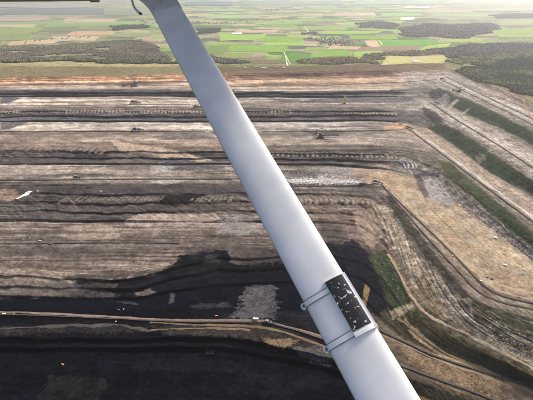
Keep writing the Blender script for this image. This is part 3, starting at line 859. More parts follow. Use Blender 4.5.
def wood(poly, spacing, size, palette, thin=0.0, clump=300.0, label='', name='woodland', ragged=.0):
    p = np.array(poly, float)
    x, y = ground_point(p[:, 0], p[:, 1], 0.0)
    wp = list(zip(x, y))
    nx = int((x.max() - x.min()) / spacing) + 1; ny = int((y.max() - y.min()) / spacing) + 1
    gx, gy = np.meshgrid(np.arange(nx), np.arange(ny))
    X = x.min() + (gx.ravel() + RNG.uniform(-.8, .8, nx * ny)) * spacing
    Y = y.min() + (gy.ravel() + RNG.uniform(-.8, .8, nx * ny)) * spacing
    wobx = 120 * fbm(X / 300, Y / 300, 81, 3); woby = 160 * fbm(X / 300, Y / 300, 82, 3)
    k = in_poly(X + wobx, Y + woby, wp)
    if thin: k &= (fbm(X / clump, Y / clump, 83, 4) > -1 + 2 * thin * .62 + .0) & (RNG.random(len(X)) > thin * .25)
    X, Y = X[k], Y[k]
    n = len(X)
    if n == 0: return
    zb = heights(X, Y, np.zeros(n))
    h = size * RNG.uniform(.65, 1.3, n); w = size * RNG.uniform(.42, .72, n)
    jit = RNG.uniform(.72, 1.28, (n, 12, 1))
    cr = ICO_V[None] * jit * np.stack([w, w, h * .55], -1)[:, None, :]
    cr[..., 0] += X[:, None]; cr[..., 1] += Y[:, None]; cr[..., 2] += (zb + h * .62)[:, None]
    # three-sided trunks
    tr = np.zeros((n, 6, 3))
    for q in range(3):
        a = 2 * math.pi * q / 3
        for lev, rr in ((0, .045), (1, .03)):
            tr[:, lev * 3 + q, 0] = X + np.cos(a) * rr * size
            tr[:, lev * 3 + q, 1] = Y + np.sin(a) * rr * size
            tr[:, lev * 3 + q, 2] = zb + (h * .5 if lev else -.5)
    V_ = np.concatenate([cr, tr], 1)
    TF = np.concatenate([ICO_F, np.array([(12, 13, 16), (12, 16, 15), (13, 14, 17), (13, 17, 16), (14, 12, 15), (14, 15, 17)])])
    F_ = (TF[None] + (np.arange(n) * 18)[:, None, None]).reshape(-1, 3)
    me = big_mesh(name, V_.reshape(-1, 3), tris=F_, smooth=False)
    pc = np.array([alb(*c) for c in palette])
    sel = np.clip(((fbm(X / 220, Y / 220, 84, 4) * .9 + .5 + RNG.normal(0, .22, n)) * len(pc)), 0, len(pc) - 1).astype(int)
    cc = pc[sel] * 1.25 * RNG.uniform(.7, 1.3, (n, 1)) * (1 + .35 * fbm(X / 260, Y / 90, 85, 4))[:, None]
    cv = np.repeat(cc[:, None, :], 18, 1); cv[:, 12:] = np.array(alb(96, 84, 72))
    put_colour(me, np.concatenate([cv, np.full((n, 18, 1), .95)], -1).reshape(-1, 4))
    o = link(name, me, M_LEAF)
    tag(o, label, 'wood', kind='stuff')
    return o


BARE = [(104, 98, 92), (116, 108, 98), (94, 94, 82), (126, 118, 104)]
MIXED = [(116, 106, 84), (136, 124, 88), (98, 94, 72), (148, 140, 90), (126, 112, 94)]
SPRING = [(130, 136, 80), (150, 152, 86), (100, 104, 72), (116, 112, 88)]
wood([(455, 68), (480, 66), (500, 60), (545, 56), (545, 104), (520, 92), (490, 82), (465, 75)], 9, 11, [(74, 78, 60), (64, 68, 54), (84, 84, 68), (120, 124, 76)], .25, 160, 'dark wood beside the bare rim road, cut by a pale forked track')
wood([(446, 62), (470, 58), (500, 52), (545, 48), (545, 57), (500, 60), (470, 66)], 13, 15, SPRING, .5, 130, 'light green thin belt of trees behind the dark rim wood')
wood([(440, 50), (470, 44), (515, 44), (545, 45), (545, 52), (500, 55), (460, 59), (444, 58)], 15, 17, BARE, .18, 300, 'bare grey brown wood rising behind the green belt at the right')
wood([(398, 30), (425, 24), (455, 26), (492, 24), (498, 28), (488, 34), (470, 39), (440, 38), (405, 37)], 25, 22, BARE, .1, 500, 'broad grey leafless wood behind the long green field')
wood([(354, 24), (380, 22.5), (398, 25), (394, 29), (360, 28)], 30, 24, BARE, .2, 500, 'grey wood on the plain above and right of the village')
wood([(-12, 48), (40, 46), (100, 43), (150, 42), (165, 52), (172, 60), (100, 62), (40, 61.5), (-12, 60)], 11, 11, [(112, 104, 92), (126, 114, 94), (98, 94, 82), (134, 126, 96), (118, 108, 98)], .68, 240, 'mottled brown and olive scrub wood behind the left rim meadow')
wood([(-12, 47), (60, 46), (110, 41), (140, 40), (150, 45), (90, 48), (-12, 53)], 14, 13, [(106, 110, 86), (118, 118, 92), (98, 100, 82)], .5, 260, 'grey green wood below the pale sandy strip at the left')
wood([(-12, 60), (60, 61), (130, 62.4), (182, 62), (182, 63.6), (130, 64), (60, 62.6), (-12, 62)], 11, 15, [(88, 98, 64), (108, 114, 72), (78, 84, 60)], .1, 90, 'dark hedge line of trees along the rim meadow at the left')
wood([(204, 56), (222, 58), (240, 62), (250, 64), (216, 65), (206, 63)], 12, 15, BARE, .2, 120, 'small dark copse just right of the wing strut above the rim')
wood([(196, 29.5), (219, 29), (221, 33), (200, 34)], 20, 22, [(72, 80, 66), (82, 90, 72)], .05, 400, 'dark oblong copse on the plain right of the wing strut')
wood([(372, 55), (400, 52), (440, 49), (446, 54), (420, 55), (386, 56.5), (374, 64), (362, 64)], 14, 14, MIXED, .4, 140, 'brown tree belt curving over the olive field by the rim')
wood([(300, 60), (360, 58), (366, 64), (300, 66)], 13, 12, MIXED, .55, 120, 'thin scattered trees on the rough ground above the brown rim face')
wood([(312, 40), (330, 37), (352, 42), (350, 46), (330, 48.5), (318, 45)], 46, 11, [(90, 98, 66), (106, 112, 74), (80, 84, 62)], .6, 120, 'garden trees among the houses of the nearest village')
wood([(488, 16), (516, 14), (545, 15), (545, 18), (500, 19)], 36, 24, BARE, .2, 600, 'far grey wood on the plain near the upper right corner')
wood([(110, 27), (146, 25), (150, 28), (116, 31)], 26, 22, [(76, 84, 66), (84, 90, 70)], .2, 400, 'far dark wood left of the wing strut')
wood([(300, 33.4), (316, 33), (318, 34.6), (302, 35)], 22, 16, BARE, .15, 200, 'little dark spinney left of the nearest village')

# ------------------------------------------------------------------ villages
M_ROOF = [paint('brown_roof_tile', (.16, .10, .08), .8), paint('dark_slate_roof', (.07, .07, .08), .7), paint('red_roof_tile', (.22, .10, .07), .8), paint('grey_roof', (.24, .23, .23), .7)]
M_WALL = [paint('white_render', (.78, .76, .72), .8), paint('brick_wall', (.26, .16, .12), .85), paint('cream_render', (.6, .52, .4), .8)]


def house_mesh(w, d, h, rh, rm, wm):
    b = MB()
    b.box((0, 0, h / 2 - .5), (w, d, h + 1))
    e = .6
    vs_ = [(-w / 2 - e, -d / 2 - e, h), (w / 2 + e, -d / 2 - e, h), (w / 2 + e, d / 2 + e, h), (-w / 2 - e, d / 2 + e, h), (-w / 2 - e, 0, h + rh), (w / 2 + e, 0, h + rh)]
    b.add(vs_, [(0, 1, 5, 4), (2, 3, 4, 5), (1, 2, 5), (3, 0, 4), (3, 2, 1, 0)], 1)
    b.box((w * .25, .8, h + rh * .9), (1, 1, 2.2), mi=1)
    return b.mesh('house', [wm, rm])


HOUSES = [house_mesh(random.uniform(11, 19), random.uniform(9, 12), random.uniform(5, 7), random.uniform(4, 6), M_ROOF[k % 4], M_WALL[(k * 2 + k // 3) % 3]) for k in range(10)]


def village(n, pts, spread, label, group, scale=1.0, big=0):
    d = densify(pts, .5)
    k = 0
    while k < n:
        u, v = random.choice(d)
        p = at(u + random.gauss(0, spread[0]), v + random.gauss(0, spread[1]))
        o = bpy.data.objects.new('house', random.choice(HOUSES)); COL.objects.link(o)
        o.location = p
        o.rotation_euler = (0, 0, random.uniform(0, 3.14))
        o.scale = [scale * random.uniform(.85, 1.3)] * 3
        tag(o, label, 'house', group)
        k += 1


village(125, [(308, 40), (320, 39), (330, 40), (342, 42), (352, 43), (330, 43), (323, 46.5)], (5, 1.1), 'small gabled house in the nearest village beyond the pit rim', 'houses of the nearest village', 1.3)
village(60, [(190, 22), (206, 23), (222, 24), (240, 22), (246, 21)], (4, .7), 'tiny pale house in the long village right of the upper strut', 'houses of the long village', 1.5)
village(30, [(264, 10.4), (278, 10), (292, 10)], (3, .4), 'tiny house in the distant village at the top centre', 'houses of the distant top village', 2.2)
village(30, [(504, 12), (516, 13), (530, 14)], (5, .7), 'tiny house in the distant town at the upper right', 'houses of the upper right town', 2.0)
village(22, [(28, 43), (50, 40), (80, 38), (92, 37)], (4, .6), 'tiny pale building beside the sandy strip at the left', 'buildings beside the sandy strip', 1.5)
village(16, [(140, 20.5), (150, 23), (142, 24)], (4, .8), 'tiny house in the hamlet left of the upper strut', 'houses of the strut hamlet', 1.6)


def hall(u, v, w, d, h, rz, mat, label, group=None):
    o = empty('hall', at(u, v), rz)
    MB().box((0, 0, h / 2 - .5), (w, d, h + 1)).build('wall', mat, o)
    b = MB()
    b.add([(-w / 2 - 1, -d / 2 - 1, h), (w / 2 + 1, -d / 2 - 1, h), (w / 2 + 1, d / 2 + 1, h), (-w / 2 - 1, d / 2 + 1, h), (-w / 2 - 1, 0, h + d * .07), (w / 2 + 1, 0, h + d * .07)],
          [(0, 1, 5, 4), (2, 3, 4, 5), (1, 2, 5), (3, 0, 4), (3, 2, 1, 0)])
    b.build('roof', M_WHITE, o)
    for k in (-.3, .3): MB().box((w * k, -d / 2 - .2, 3), (8, .6, 6)).build('door', M_STEEL2, o)
    return tag(o, label, 'hall', group)


hall(237, 34.2, 150, 150, 10, .08, M_WHITE, 'large white roofed hall on the pink brown field beyond the strut')
hall(288.5, 23, 70, 90, 12, .1, M_WHITE, 'white roofed hall standing alone on the plain above the village')
hall(415.5, 62.2, 60, 60, 9, -.2, M_WHITE, 'white roofed shed on the olive field near the pit corner')
for k, (u, w) in enumerate([(238, 40), (245, 22), (256, 30), (264, 55), (277, 30), (284, 24)]):
    hall(u, 67.8 + .3 * (k % 2), w, 16, 7, .05, M_CREAM, ['long pale shed at the left end of the rim depot', 'small pale shed second from left in the rim depot', 'pale shed third from left in the rim depot',
         'longest pale shed in the middle of the rim depot', 'pale shed right of the longest one in the rim depot', 'pale shed at the right end of the rim depot'][k], 'pale sheds along the far pit rim')

# ------------------------------------------------------------------ dumped spoil ridges (pieces of the land)
def ridge_mesh(L, W, H, seed, bend=.25):
    n, m = 9, 7
    V_ = np.zeros((n, m, 3))
    for i in range(n):
        t = i / (n - 1); env = math.sin(math.pi * min(max(t, .04), .96)) ** .55
        for j in range(m):
            s = j / (m - 1) * 2 - 1
            V_[i, j, 0] = s * W / 2 * (.55 + .45 * env) + bend * L * (t - .5) ** 2 * 2 - bend * L * .2
            V_[i, j, 1] = (t - .5) * L
            V_[i, j, 2] = H * env * max(0, 1 - abs(s + .25 * (1 - abs(s))) ** 1.0) - 1.2
    nz = fbm(V_[..., 0] / 9 + seed * 5, V_[..., 1] / 9, 50 + seed, 3)
    V_[..., 2] += nz * H * .25; V_[..., 0] += nz * 3
    ii = np.arange(n * m).reshape(n, m)
    q = np.stack([ii[:-1, :-1], ii[:-1, 1:], ii[1:, 1:], ii[1:, :-1]], -1).reshape(-1, 4)
    return V_.reshape(-1, 3), q


def ridge_row(path, n, L, W, H, yaw, colour, bend, slope_fit=True):
    d = densify(smooth_path(path, 1), .25)
    c = np.array(alb(*colour))
    for k in range(n):
        u, v = d[int((k + .5 + random.uniform(-.2, .2)) / n * (len(d) - 1))]
        p = at(u, v)
        f = random.uniform(.65, 1.2)
        V_, q = ridge_mesh(L * f, W * random.uniform(.9, 1.1), H * f, k % 7, bend)
        a = yaw + random.uniform(-.08, .08)
        x = V_[:, 0] * math.cos(a) - V_[:, 1] * math.sin(a); y = V_[:, 0] * math.sin(a) + V_[:, 1] * math.cos(a)
        zg = heights(x + p.x, y + p.y, np.full(len(x), p.z))
        V2 = np.column_stack([x, y, V_[:, 2] + zg - p.z])
        me = big_mesh('spoil_ridge', V2, q)
        hh = np.clip(V_[:, 2] / H, 0, 1)[:, None]
        jj = int(np.interp(u, uc, GJ)); i_ = int(np.interp(v, vr, GI))
        loc = C[max(0, i_ - 4):i_ + 5, max(0, jj - 6):jj + 7].reshape(-1, 3).mean(0)
        cc = (c * .5 + loc * .5) * random.uniform(.92, 1.1) * np.ones((len(x), 1))
        put_colour(me, np.concatenate([cc, np.full((len(x), 1), .95)], -1))
        o = link('spoil_ridge', me, M_SOIL, ground)
        o.location = p


ridge_row([(-12, 148), (40, 148.3), (80, 149), (106, 151)], 21, 52, 27, 5.5, -.42, (144, 128, 112), .1)
ridge_row([(270, 154.5), (320, 155), (370, 156), (398, 158)], 26, 50, 28, 6, .28, (150, 136, 120), -.35)
ridge_row([(60, 199.5), (100, 199.5), (164, 199)], 20, 52, 24, 5.5, -.5, (128, 116, 104), .1)
ridge_row([(190, 199.5), (232, 199)], 9, 48, 24, 5.5, -.42, (146, 130, 113), .1)
ridge_row([(296, 199.5), (340, 200), (374, 202)], 15, 66, 34, 6, .34, (142, 126, 110), -.45)
ridge_row([(400, 165.5), (408, 165), (416, 164.5)], 4, 66, 18, 8, .3, (200, 196, 188), -.5)

# the small saw-tooth row on the second bench is too fine to pick apart
dd = densify([(-15, 111.6), (120, 111.4), (250, 112), (330, 112.2), (395, 114.5)], 3.5)
Vs, Qs, off = [], [], 0
for k, (u, v) in enumerate(dd):
    p = at(u, v)
    V_, q = ridge_mesh(40, 22, 3.6, k % 7, .1)
    V_ = V_ + np.array([p.x, p.y, 0]); V_[:, 2] += heights(V_[:, 0], V_[:, 1], np.full(len(V_), p.z))
    Vs.append(V_); Qs.append(q + off); off += len(V_)
me = big_mesh('spoil_ridges', np.concatenate(Vs), np.concatenate(Qs))
cc = np.array(alb(158, 146, 130)); n_ = off
put_colour(me, np.concatenate([np.tile(cc, (n_, 1)) * RNG.uniform(.85, 1.15, (n_, 1)), np.full((n_, 1), .95)], -1))
tag(link('spoil_ridges', me, M_SOIL, ground), kind='stuff')


# loose boulders and clods on the raw slopes: nobody could count them
def clods(name, poly, n, size, palette, label):
    n = int(n * 2.2)
    p = np.array(poly, float)
    U = RNG.uniform(p[:, 0].min(), p[:, 0].max(), n * 4); V = RNG.uniform(p[:, 1].min(), p[:, 1].max(), n * 4)
    k = in_poly(U, V, poly); U, V = U[k][:n], V[k][:n]
    P = np.array([at(a, b)[:] for a, b in zip(U, V)])
    n = len(P)
    s = size * .5 * RNG.uniform(.25, 1.3, (n, 1)) ** 1.6
    V_ = ICO_V[None] * RNG.uniform(.65, 1.35, (n, 12, 1)) * np.stack([s[:, 0] * RNG.uniform(.8, 1.7, n), s[:, 0] * RNG.uniform(.8, 1.7, n), s[:, 0] * .55], -1)[:, None, :]
    V_ = V_ + P[:, None, :]
    F_ = (ICO_F[None] + (np.arange(n) * 12)[:, None, None]).reshape(-1, 3)
    me = big_mesh(name, V_.reshape(-1, 3), tris=F_, smooth=False)
    pc = np.array([alb(*c) for c in palette])[RNG.integers(0, len(palette), n)]
    put_colour(me, np.concatenate([np.repeat(pc[:, None], 12, 1), np.full((n, 12, 1), .95)], -1).reshape(-1, 4))
    o = link(name, me, M_SOIL)
    tag(o, label, 'rubble', kind='stuff')


clods('rubble', [(460, 80), (530, 112), (536, 128), (500, 112), (450, 88)], 500, 3.2, [ROCK, (178, 168, 150), (120, 110, 98)], 'pale rubble strewn over the topmost right hand bench')
clods('rubble', [(450, 108), (500, 134), (536, 152), (536, 172), (500, 146), (452, 118)], 500, 3.0, [ROCK, (190, 182, 166), (110, 102, 92)], 'pale rubble along the second right hand bench')
clods('rubble', [(440, 150), (480, 182), (536, 222), (536, 206), (490, 178), (456, 152)], 420, 2.6, [ROCK, (200, 192, 178), (120, 108, 96)], 'white specked rubble beside the third right hand conveyor')
clods('rubble', [(440, 176), (470, 200), (536, 250), (536, 262), (470, 214), (440, 192)], 700, 3.0, [(168, 158, 144), (126, 114, 102), (96, 88, 80)], 'broken rock slope above the yellow sand floor')
clods('rubble', [(420, 276), (440, 280), (462, 308), (452, 314)], 260, 2.6, [(180, 168, 150), (140, 126, 108)], 'pale broken rock below the curved conveyor')
clods('rubble', [(490, 318), (536, 336), (536, 366), (480, 334)], 420, 2.4, [(176, 166, 150), (130, 118, 100), (84, 80, 62)], 'pale rubble bands near the lower right edge')
clods('rubble', [(400, 346), (500, 386), (500, 400), (420, 372)], 500, 2.0, [(160, 138, 108), (110, 94, 76), (84, 74, 62)], 'brown clods between the two lower right conveyors')
clods('rubble', [(244, 288), (276, 287), (277, 318), (232, 318)], 260, 1.6, [(116, 112, 110), (70, 68, 70)], 'grey rubble on the scraped patch in the coal')
clods('rubble', [(295, 347), (345, 356), (330, 364), (300, 357)], 200, 1.6, [(120, 116, 112), (80, 78, 76)], 'grey rubble beside the lower clamp')
clods('rubble', [(286, 168), (352, 166), (352, 184), (286, 184)], 360, 3.0, [(206, 202, 196), (150, 144, 138), (64, 60, 60)], 'white and black boulders on the bench right of the strut')
clods('rubble', [(146, 164), (180, 164), (180, 184), (146, 184)], 170, 2.4, [(190, 186, 178), (130, 122, 116)], 'whitish boulders on the bench left of the strut')
clods('rubble', [(372, 260), (388, 254), (408, 298), (396, 306)], 90, 1.9, [(176, 172, 150), (150, 150, 124)], 'pale tufts dotted over the square green turf slope')
clods('rubble', [(-5, 326), (140, 325), (140, 333), (-5, 336)], 420, 1.3, [(90, 84, 78), (60, 57, 56)], 'grey clods along the lower coal road')
clods('rubble', [(160, 325), (262, 326), (300, 345), (200, 335)], 420, 1.3, [(120, 106, 88), (70, 64, 60)], 'brown clods between the coal haul roads')


# ------------------------------------------------------------------ belt conveyors
def conveyor(pts, label, width=7.0, mat=None, group='belt conveyors along the benches'):
    d = densify(smooth_path(pts), 1.5)
    P = [at(u, v) for u, v in d]
    n = len(P)
    z = np.array([p.z for p in P])
    ker = np.ones(9) / 9
    zs = np.convolve(np.pad(z, 4, mode='edge'), ker, 'valid')
    zs = np.maximum(zs, z) + 2.6
    root = empty('belt_conveyor', P[0])
    o0 = P[0]
    belt, frame, sup = MB(), MB(), MB()
    L = []; 
    for i in range(n):
        a = P[max(i - 1, 0)]; b = P[min(i + 1, n - 1)]
        t = Vector((b.x - a.x, b.y - a.y, 0)).normalized(); nn = Vector((-t.y, t.x, 0))
        c = Vector((P[i].x, P[i].y, zs[i])) - o0
        L.append((c, nn, t))
    w = width / 2
    def sweep(mb, prof):
        m = len(prof)
        vs_ = [c + nn * px_ + Vector((0, 0, pz)) for c, nn, _ in L for px_, pz in prof]
        fs_ = [(i * m + j, i * m + (j + 1) % m, (i + 1) * m + (j + 1) % m, (i + 1) * m + j) for i in range(n - 1) for j in range(m)]
        fs_ += [tuple(range(m)), tuple((n - 1) * m + j for j in reversed(range(m)))]
        mb.add(vs_, fs_)
    sweep(belt, [(-w * .7, .5), (-w * .3, .1), (w * .3, .1), (w * .7, .5), (w * .7, .3), (-w * .7, .3)][::-1])
    sweep(frame, [(-w, .6), (-w * .78, .6), (-w * .78, -.5), (-w, -.5)])
    sweep(frame, [(w * .78, .6), (w, .6), (w, -.5), (w * .78, -.5)])
    for i in range(0, n, 3):
        c, nn, t = L[i]
        for s in (-1, 1): sup.bar(c + nn * (s * w * .85) + Vector((0, 0, -.4)), c + nn * (s * w * .95) + Vector((0, 0, -3.4 - max(0, zs[i] - 2.6 - z[i]))), .5)
        sup.bar(c - nn * w + Vector((0, 0, -.35)), c + nn * w + Vector((0, 0, -.35)), .5)
    belt.build('belt', M_BELT, root)
    frame.build('frame', mat or M_DUSTY, root)
    tag(sup.build('support', M_STEEL2, root), kind='stuff')
    tag(root, label, 'conveyor', group)
    return root


conveyor([(-15, 85.5), (60, 85.4), (120, 85), (185, 85.5)], 'dark belt conveyor on the top bench left of the strut', 6)
conveyor([(214, 87), (300, 86), (380, 84), (436, 80)], 'dark belt conveyor on the top bench right of the strut', 6)
conveyor([(-15, 106.2), (60, 106), (120, 105), (190, 104.8)], 'dark belt conveyor on the second bench left of the strut', 6)
conveyor([(234, 105), (300, 105.2), (420, 105)], 'dark belt conveyor on the second bench right of the strut', 6)
conveyor([(-15, 131.8), (60, 131.5), (120, 131.3), (205, 132)], 'dark belt conveyor on the third bench left of the strut', 6)
conveyor([(262, 132), (330, 131.6), (404, 130)], 'dark belt conveyor on the third bench right of the strut', 6)
conveyor([(-15, 180.5), (80, 180), (160, 179), (232, 179.6)], 'dark belt conveyor on the fourth bench left of the strut', 6)
conveyor([(290, 186), (340, 186.2), (374, 184.5)], 'dark belt conveyor below the white boulders right of the strut', 6)
conveyor([(-15, 244), (60, 243.4), (120, 242.5), (180, 243.5)], 'dark belt conveyor on the brown bench just above the coal', 4)
conveyor([(442, 80), (480, 99), (520, 118), (548, 133)], 'pale belt conveyor descending along the topmost right hand bench', 6, M_STEEL2)
conveyor([(447, 77.5), (485, 96), (525, 115), (548, 127)], 'second pale belt conveyor beside the topmost right hand bench road', 5, M_STEEL2)
conveyor([(431, 103), (450, 116), (478, 133), (503, 148), (548, 178)], 'belt conveyor running down the second right hand bench', 6)
conveyor([(410, 130), (450, 160), (490, 190), (548, 233)], 'belt conveyor running down the third right hand bench between the turf slopes', 6)
conveyor([(381, 184), (400, 203), (430, 231), (462, 263), (484, 287), (505, 298), (548, 306)], 'curved belt conveyor skirting the yellow sand floor', 4.5)
conveyor([(386, 190), (404, 211), (432, 243), (458, 271), (480, 294), (505, 304), (548, 312)], 'second belt conveyor outside the curved one by the yellow floor', 4)
conveyor([(376, 329), (400, 340), (437, 357.5), (480, 371), (548, 393)], 'upper belt conveyor crossing the lower right corner', 4.5)
conveyor([(262, 322), (285, 327), (325, 340), (360, 352), (404, 367), (450, 384), (500, 402)], 'lower belt conveyor passing beneath the strut to the lower right', 4.5)
conveyor([(-15, 314.5), (60, 316.5), (150, 321), (200, 322.6), (252, 322.4)], 'belt conveyor beside the coal haul road at the left', 4, M_RUST)


# ------------------------------------------------------------------ big machines
def put(root, u, v, rz, sink=.4):
    p = at(u, v)
    root.location = (p.x, p.y, p.z - sink); root.rotation_euler = (0, 0, rz)
    return root


def crawler(mb, x, y, L, W, H):
    n = 12
    vs_ = []
    for k in range(n):
        a = 2 * math.pi * k / n
        vs_.append((math.copysign(max(0, L / 2 - H / 2), math.cos(a)) + H / 2 * math.cos(a), H / 2 + H / 2 * math.sin(a)))
    m = [(x + p, y - W / 2, q) for p, q in vs_] + [(x + p, y + W / 2, q) for p, q in vs_]
    mb.add(m, [tuple(range(n)), tuple(range(2 * n - 1, n - 1, -1))] + [(k, n + k, n + (k + 1) % n, (k + 1) % n) for k in range(n)])


def excavator(scale=1.0, mat=M_STEEL, wheel_boom=80, tail=70):
    r = empty('bucket_wheel_excavator')
    for x, y in ((-14, -12), (-14, 12), (14, -12), (14, 12)):
        b = MB(); crawler(b, x, y, 22, 6, 6); b.build('crawler', M_TRACK, r)
    MB().box((0, 0, 8), (42, 30, 5)).cyl((0, 0, 13), 12, 6, n=18).build('undercarriage', mat, r)
    h = MB(); h.box((-4, 0, 21), (36, 20, 11)); h.box((-12, 0, 31), (20, 16, 9)); h.build('machinery_house', M_STEEL2, r)
    t = MB()
    for s in (-1, 1):
        t.bar((-2, s * 8, 16), (-12, s * 3, 62), 2.2); t.bar((-22, s * 8, 16), (-12, s * 3, 62), 2.2)
        for k in range(4): t.bar((-4 - k * 2, s * (7.5 - k), 26 + k * 9), (-20 + k * 2, s * (7.5 - k), 32 + k * 9), 1.2)
    t.box((-12, 0, 62), (6, 8, 4)); t.build('mast', mat, r)
    bm = MB(); bm.truss((8, 0, 20), (wheel_boom, 0, 12), 9, 8, 8, 1.5); bm.build('wheel_boom', mat, r)
    w = MB()
    w.cyl((wheel_boom + 6, 0, 12), 8, 3, 'y', 20)
    for k in range(14):
        a = 2 * math.pi * k / 14
        w.box((wheel_boom + 6 + 9.5 * math.cos(a), 0, 12 + 9.5 * math.sin(a)), (3, 4.5, 3))
    w.build('bucket_wheel', M_RUST, r)
    ct = MB(); ct.truss((-14, 0, 26), (-52, 0, 34), 8, 7, 5, 1.5); ct.box((-55, 0, 33), (12, 14, 11)); ct.build('counterweight_boom', mat, r)
    c = MB()
    for s in (-1, 1):
        c.bar((-12, s * 3, 63), (wheel_boom * .85, s * 3, 17), .9); c.bar((-12, s * 3, 63), (-52, s * 4, 37), .9)
    c.build('stay_cable', mat, r)
    db = MB(); db.truss((-8, 10, 16), (-8 + tail * .45, tail, 14), 6, 5, 7, 1.2); db.box((-8 + tail * .45, tail, 12), (8, 8, 6)); db.build('discharge_boom', mat, r)
    cb = MB(); cb.box((18, -9, 22), (6, 5, 6)); cb.build('cab', M_WHITE, r)
    MB().box((21.1, -9, 23), (.3, 4, 3)).build('window', M_GLASS, r)
    r.scale = (scale,) * 3
    return r


def spreader(scale=1.0):
    r = empty('spreader')
    for x, y in ((-12, -11), (-12, 11), (12, 0)):
        b = MB(); crawler(b, x, y, 24, 7, 6); b.build('crawler', M_TRACK, r)
    MB().box((0, 0, 8.5), (38, 28, 5)).cyl((0, 0, 13.5), 12, 6, n=18).build('undercarriage', M_STEEL, r)
    h = MB(); h.box((-2, 0, 22), (30, 20, 12)); h.box((-8, 0, 32), (16, 14, 9)); h.build('machinery_house', M_STEEL, r)
    tw = MB()
    for s in (-1, 1):
        tw.bar((-40, s * 7, 18), (-34, s * 3, 58), 2.5); tw.bar((-20, s * 8, 18), (-34, s * 3, 58), 2.5)
        for k in range(4): tw.bar((-38 + k, s * 6, 24 + k * 8), (-23 - k * 2, s * 6, 28 + k * 8), 1.4)
    tw.box((-36, 0, 40), (13, 12, 22), taper=.6); tw.box((-34, 0, 58), (6, 8, 4)); tw.build('ballast_tower', M_STEEL2, r)
    m = MB(); m.bar((4, -4, 28), (2, -1, 70), 2.4); m.bar((4, 4, 28), (2, 1, 70), 2.4); m.box((2, 0, 70), (6, 6, 5)); m.build('mast', M_STEEL, r)
    db = MB(); db.truss((10, 0, 20), (112, -22, 33), 8, 8, 11, 1.6); db.box((114, -22, 30), (8, 9, 9)); db.build('discharge_boom', M_STEEL, r)
    rb = MB(); rb.truss((-10, 8, 18), (-60, 60, 8), 7, 6, 8, 1.4); rb.build('receiving_boom', M_STEEL, r)
    c = MB()
    for s in (-1, 1):
        c.bar((2, s, 71), (60, -10 + s * 3, 30), 1.0); c.bar((2, s, 71), (100, -20 + s * 3, 35), 1.0); c.bar((2, s, 71), (-34, s * 3, 58), 1.0)
    c.build('stay_cable', M_STEEL, r)
    MB().box((-22, -12, 24), (12, 6, 8)).build('cab', M_WHITE, r)
    MB().box((-22, -15.1, 25), (10, .3, 4)).build('window', M_GLASS, r)
    r.scale = (scale,) * 3
    return r


e = put(spreader(.82), 321, 138, R(-4)); tag(e, 'large dark spreader with tall mast and long boom, right of the strut', 'spreader')
e = put(excavator(.9), 134, 86.2, R(200)); tag(e, 'dark excavator with raised mast below the orange rim face', 'excavator')
e = put(excavator(.62, M_STEEL, 60, 40), 459, 91.8, R(150)); tag(e, 'small dark excavator at the head of the topmost right hand conveyor', 'excavator')


def transfer(mat_house, L=34, H=14):
    r = empty('transfer_station')
    b = MB()
    for x in (-.4, 0, .4):
        for s in (-1, 1): b.bar((x * L, s * 5, -2), (x * L, s * 5, H * .6), 1.4)
    b.truss((-L * .5, 0, H * .55), (L * .5, 0, H * .55), 10, 3, 6, .9); b.build('frame', M_STEEL, r)
    MB().box((-L * .12, 0, H * .85), (L * .42, 11, H * .55)).build('drive_house', mat_house, r)
    MB().box((-L * .12, 0, H * 1.15), (L * .46, 12, .8)).build('roof', M_STEEL2, r)
    MB().box((L * .36, 0, H * .75), (L * .18, 9, H * .4), taper=1.5).build('hopper', M_STEEL, r)
    q = MB(); q.truss((L * .45, 0, H * .6), (L * 1.0, 3, 4), 5, 3, 4, .8); q.build('loading_boom', M_STEEL, r)
    return r


TS = [(134, 103.6, .0, M_STEEL, 'dark transfer station on the second bench conveyor, left of the strut', 1.35),
      (136, 131, .05, M_STEEL, 'dark transfer station on the third bench conveyor, left of the strut', 1.35),
      (77, 178.6, .1, M_RUST, 'brown transfer station with white roof on the fourth bench, far left', 1.0),
      (196, 107.6, 0, M_STEEL, 'dark low transfer station touching the left edge of the strut', 1.1),
      (436, 104, -.9, M_STEEL, 'dark transfer station at the head of the second right hand conveyor', 1.0),
      (408, 128.5, -.7, M_STEEL2, 'grey transfer station where the third conveyor turns the corner', 1.0),
      (376, 183, -.5, M_STEEL, 'dark transfer station at the head of the curved conveyor', 1.0),
      (442, 79.6, -.6, M_STEEL, 'dark transfer station at the head of the topmost right hand conveyor', 1.0),
      (362, 185, .1, M_STEEL2, 'grey transfer station below the white boulders', .8),
      (268, 323.4, -.3, M_STEEL, 'dark transfer station at the coal haul road junction', .75)]
for u, v, rz, m, lab, s in TS:
    r = put(transfer(m), u, v, rz); r.scale = (s, s, s)
    tag(r, lab, 'transfer station', 'conveyor transfer stations')

# belt wagon: upright ochre machine on the second bench
r = empty('belt_wagon')
b = MB(); crawler(b, 0, -5, 16, 5, 4); b.build('crawler', M_TRACK, r)
b = MB(); crawler(b, 0, 5, 16, 5, 4); b.build('crawler', M_TRACK, r)
b = MB(); b.bar((-4, 0, 4), (-1, 0, 44), 5, 5); b.bar((6, 0, 4), (1, 0, 44), 3, 3); b.box((0, 0, 44), (12, 8, 5)); b.build('mast', M_OCHRE, r)
b = MB(); b.truss((0, 0, 42), (38, 0, 33), 5, 4, 5, 1); b.build('boom', M_OCHRE, r)
MB().box((-2, 0, 8), (14, 12, 8)).build('machinery_house', M_OCHRE, r)
put(r, 344.5, 103.6, .1); tag(r, 'ochre belt wagon with upright mast on the second bench', 'belt wagon')


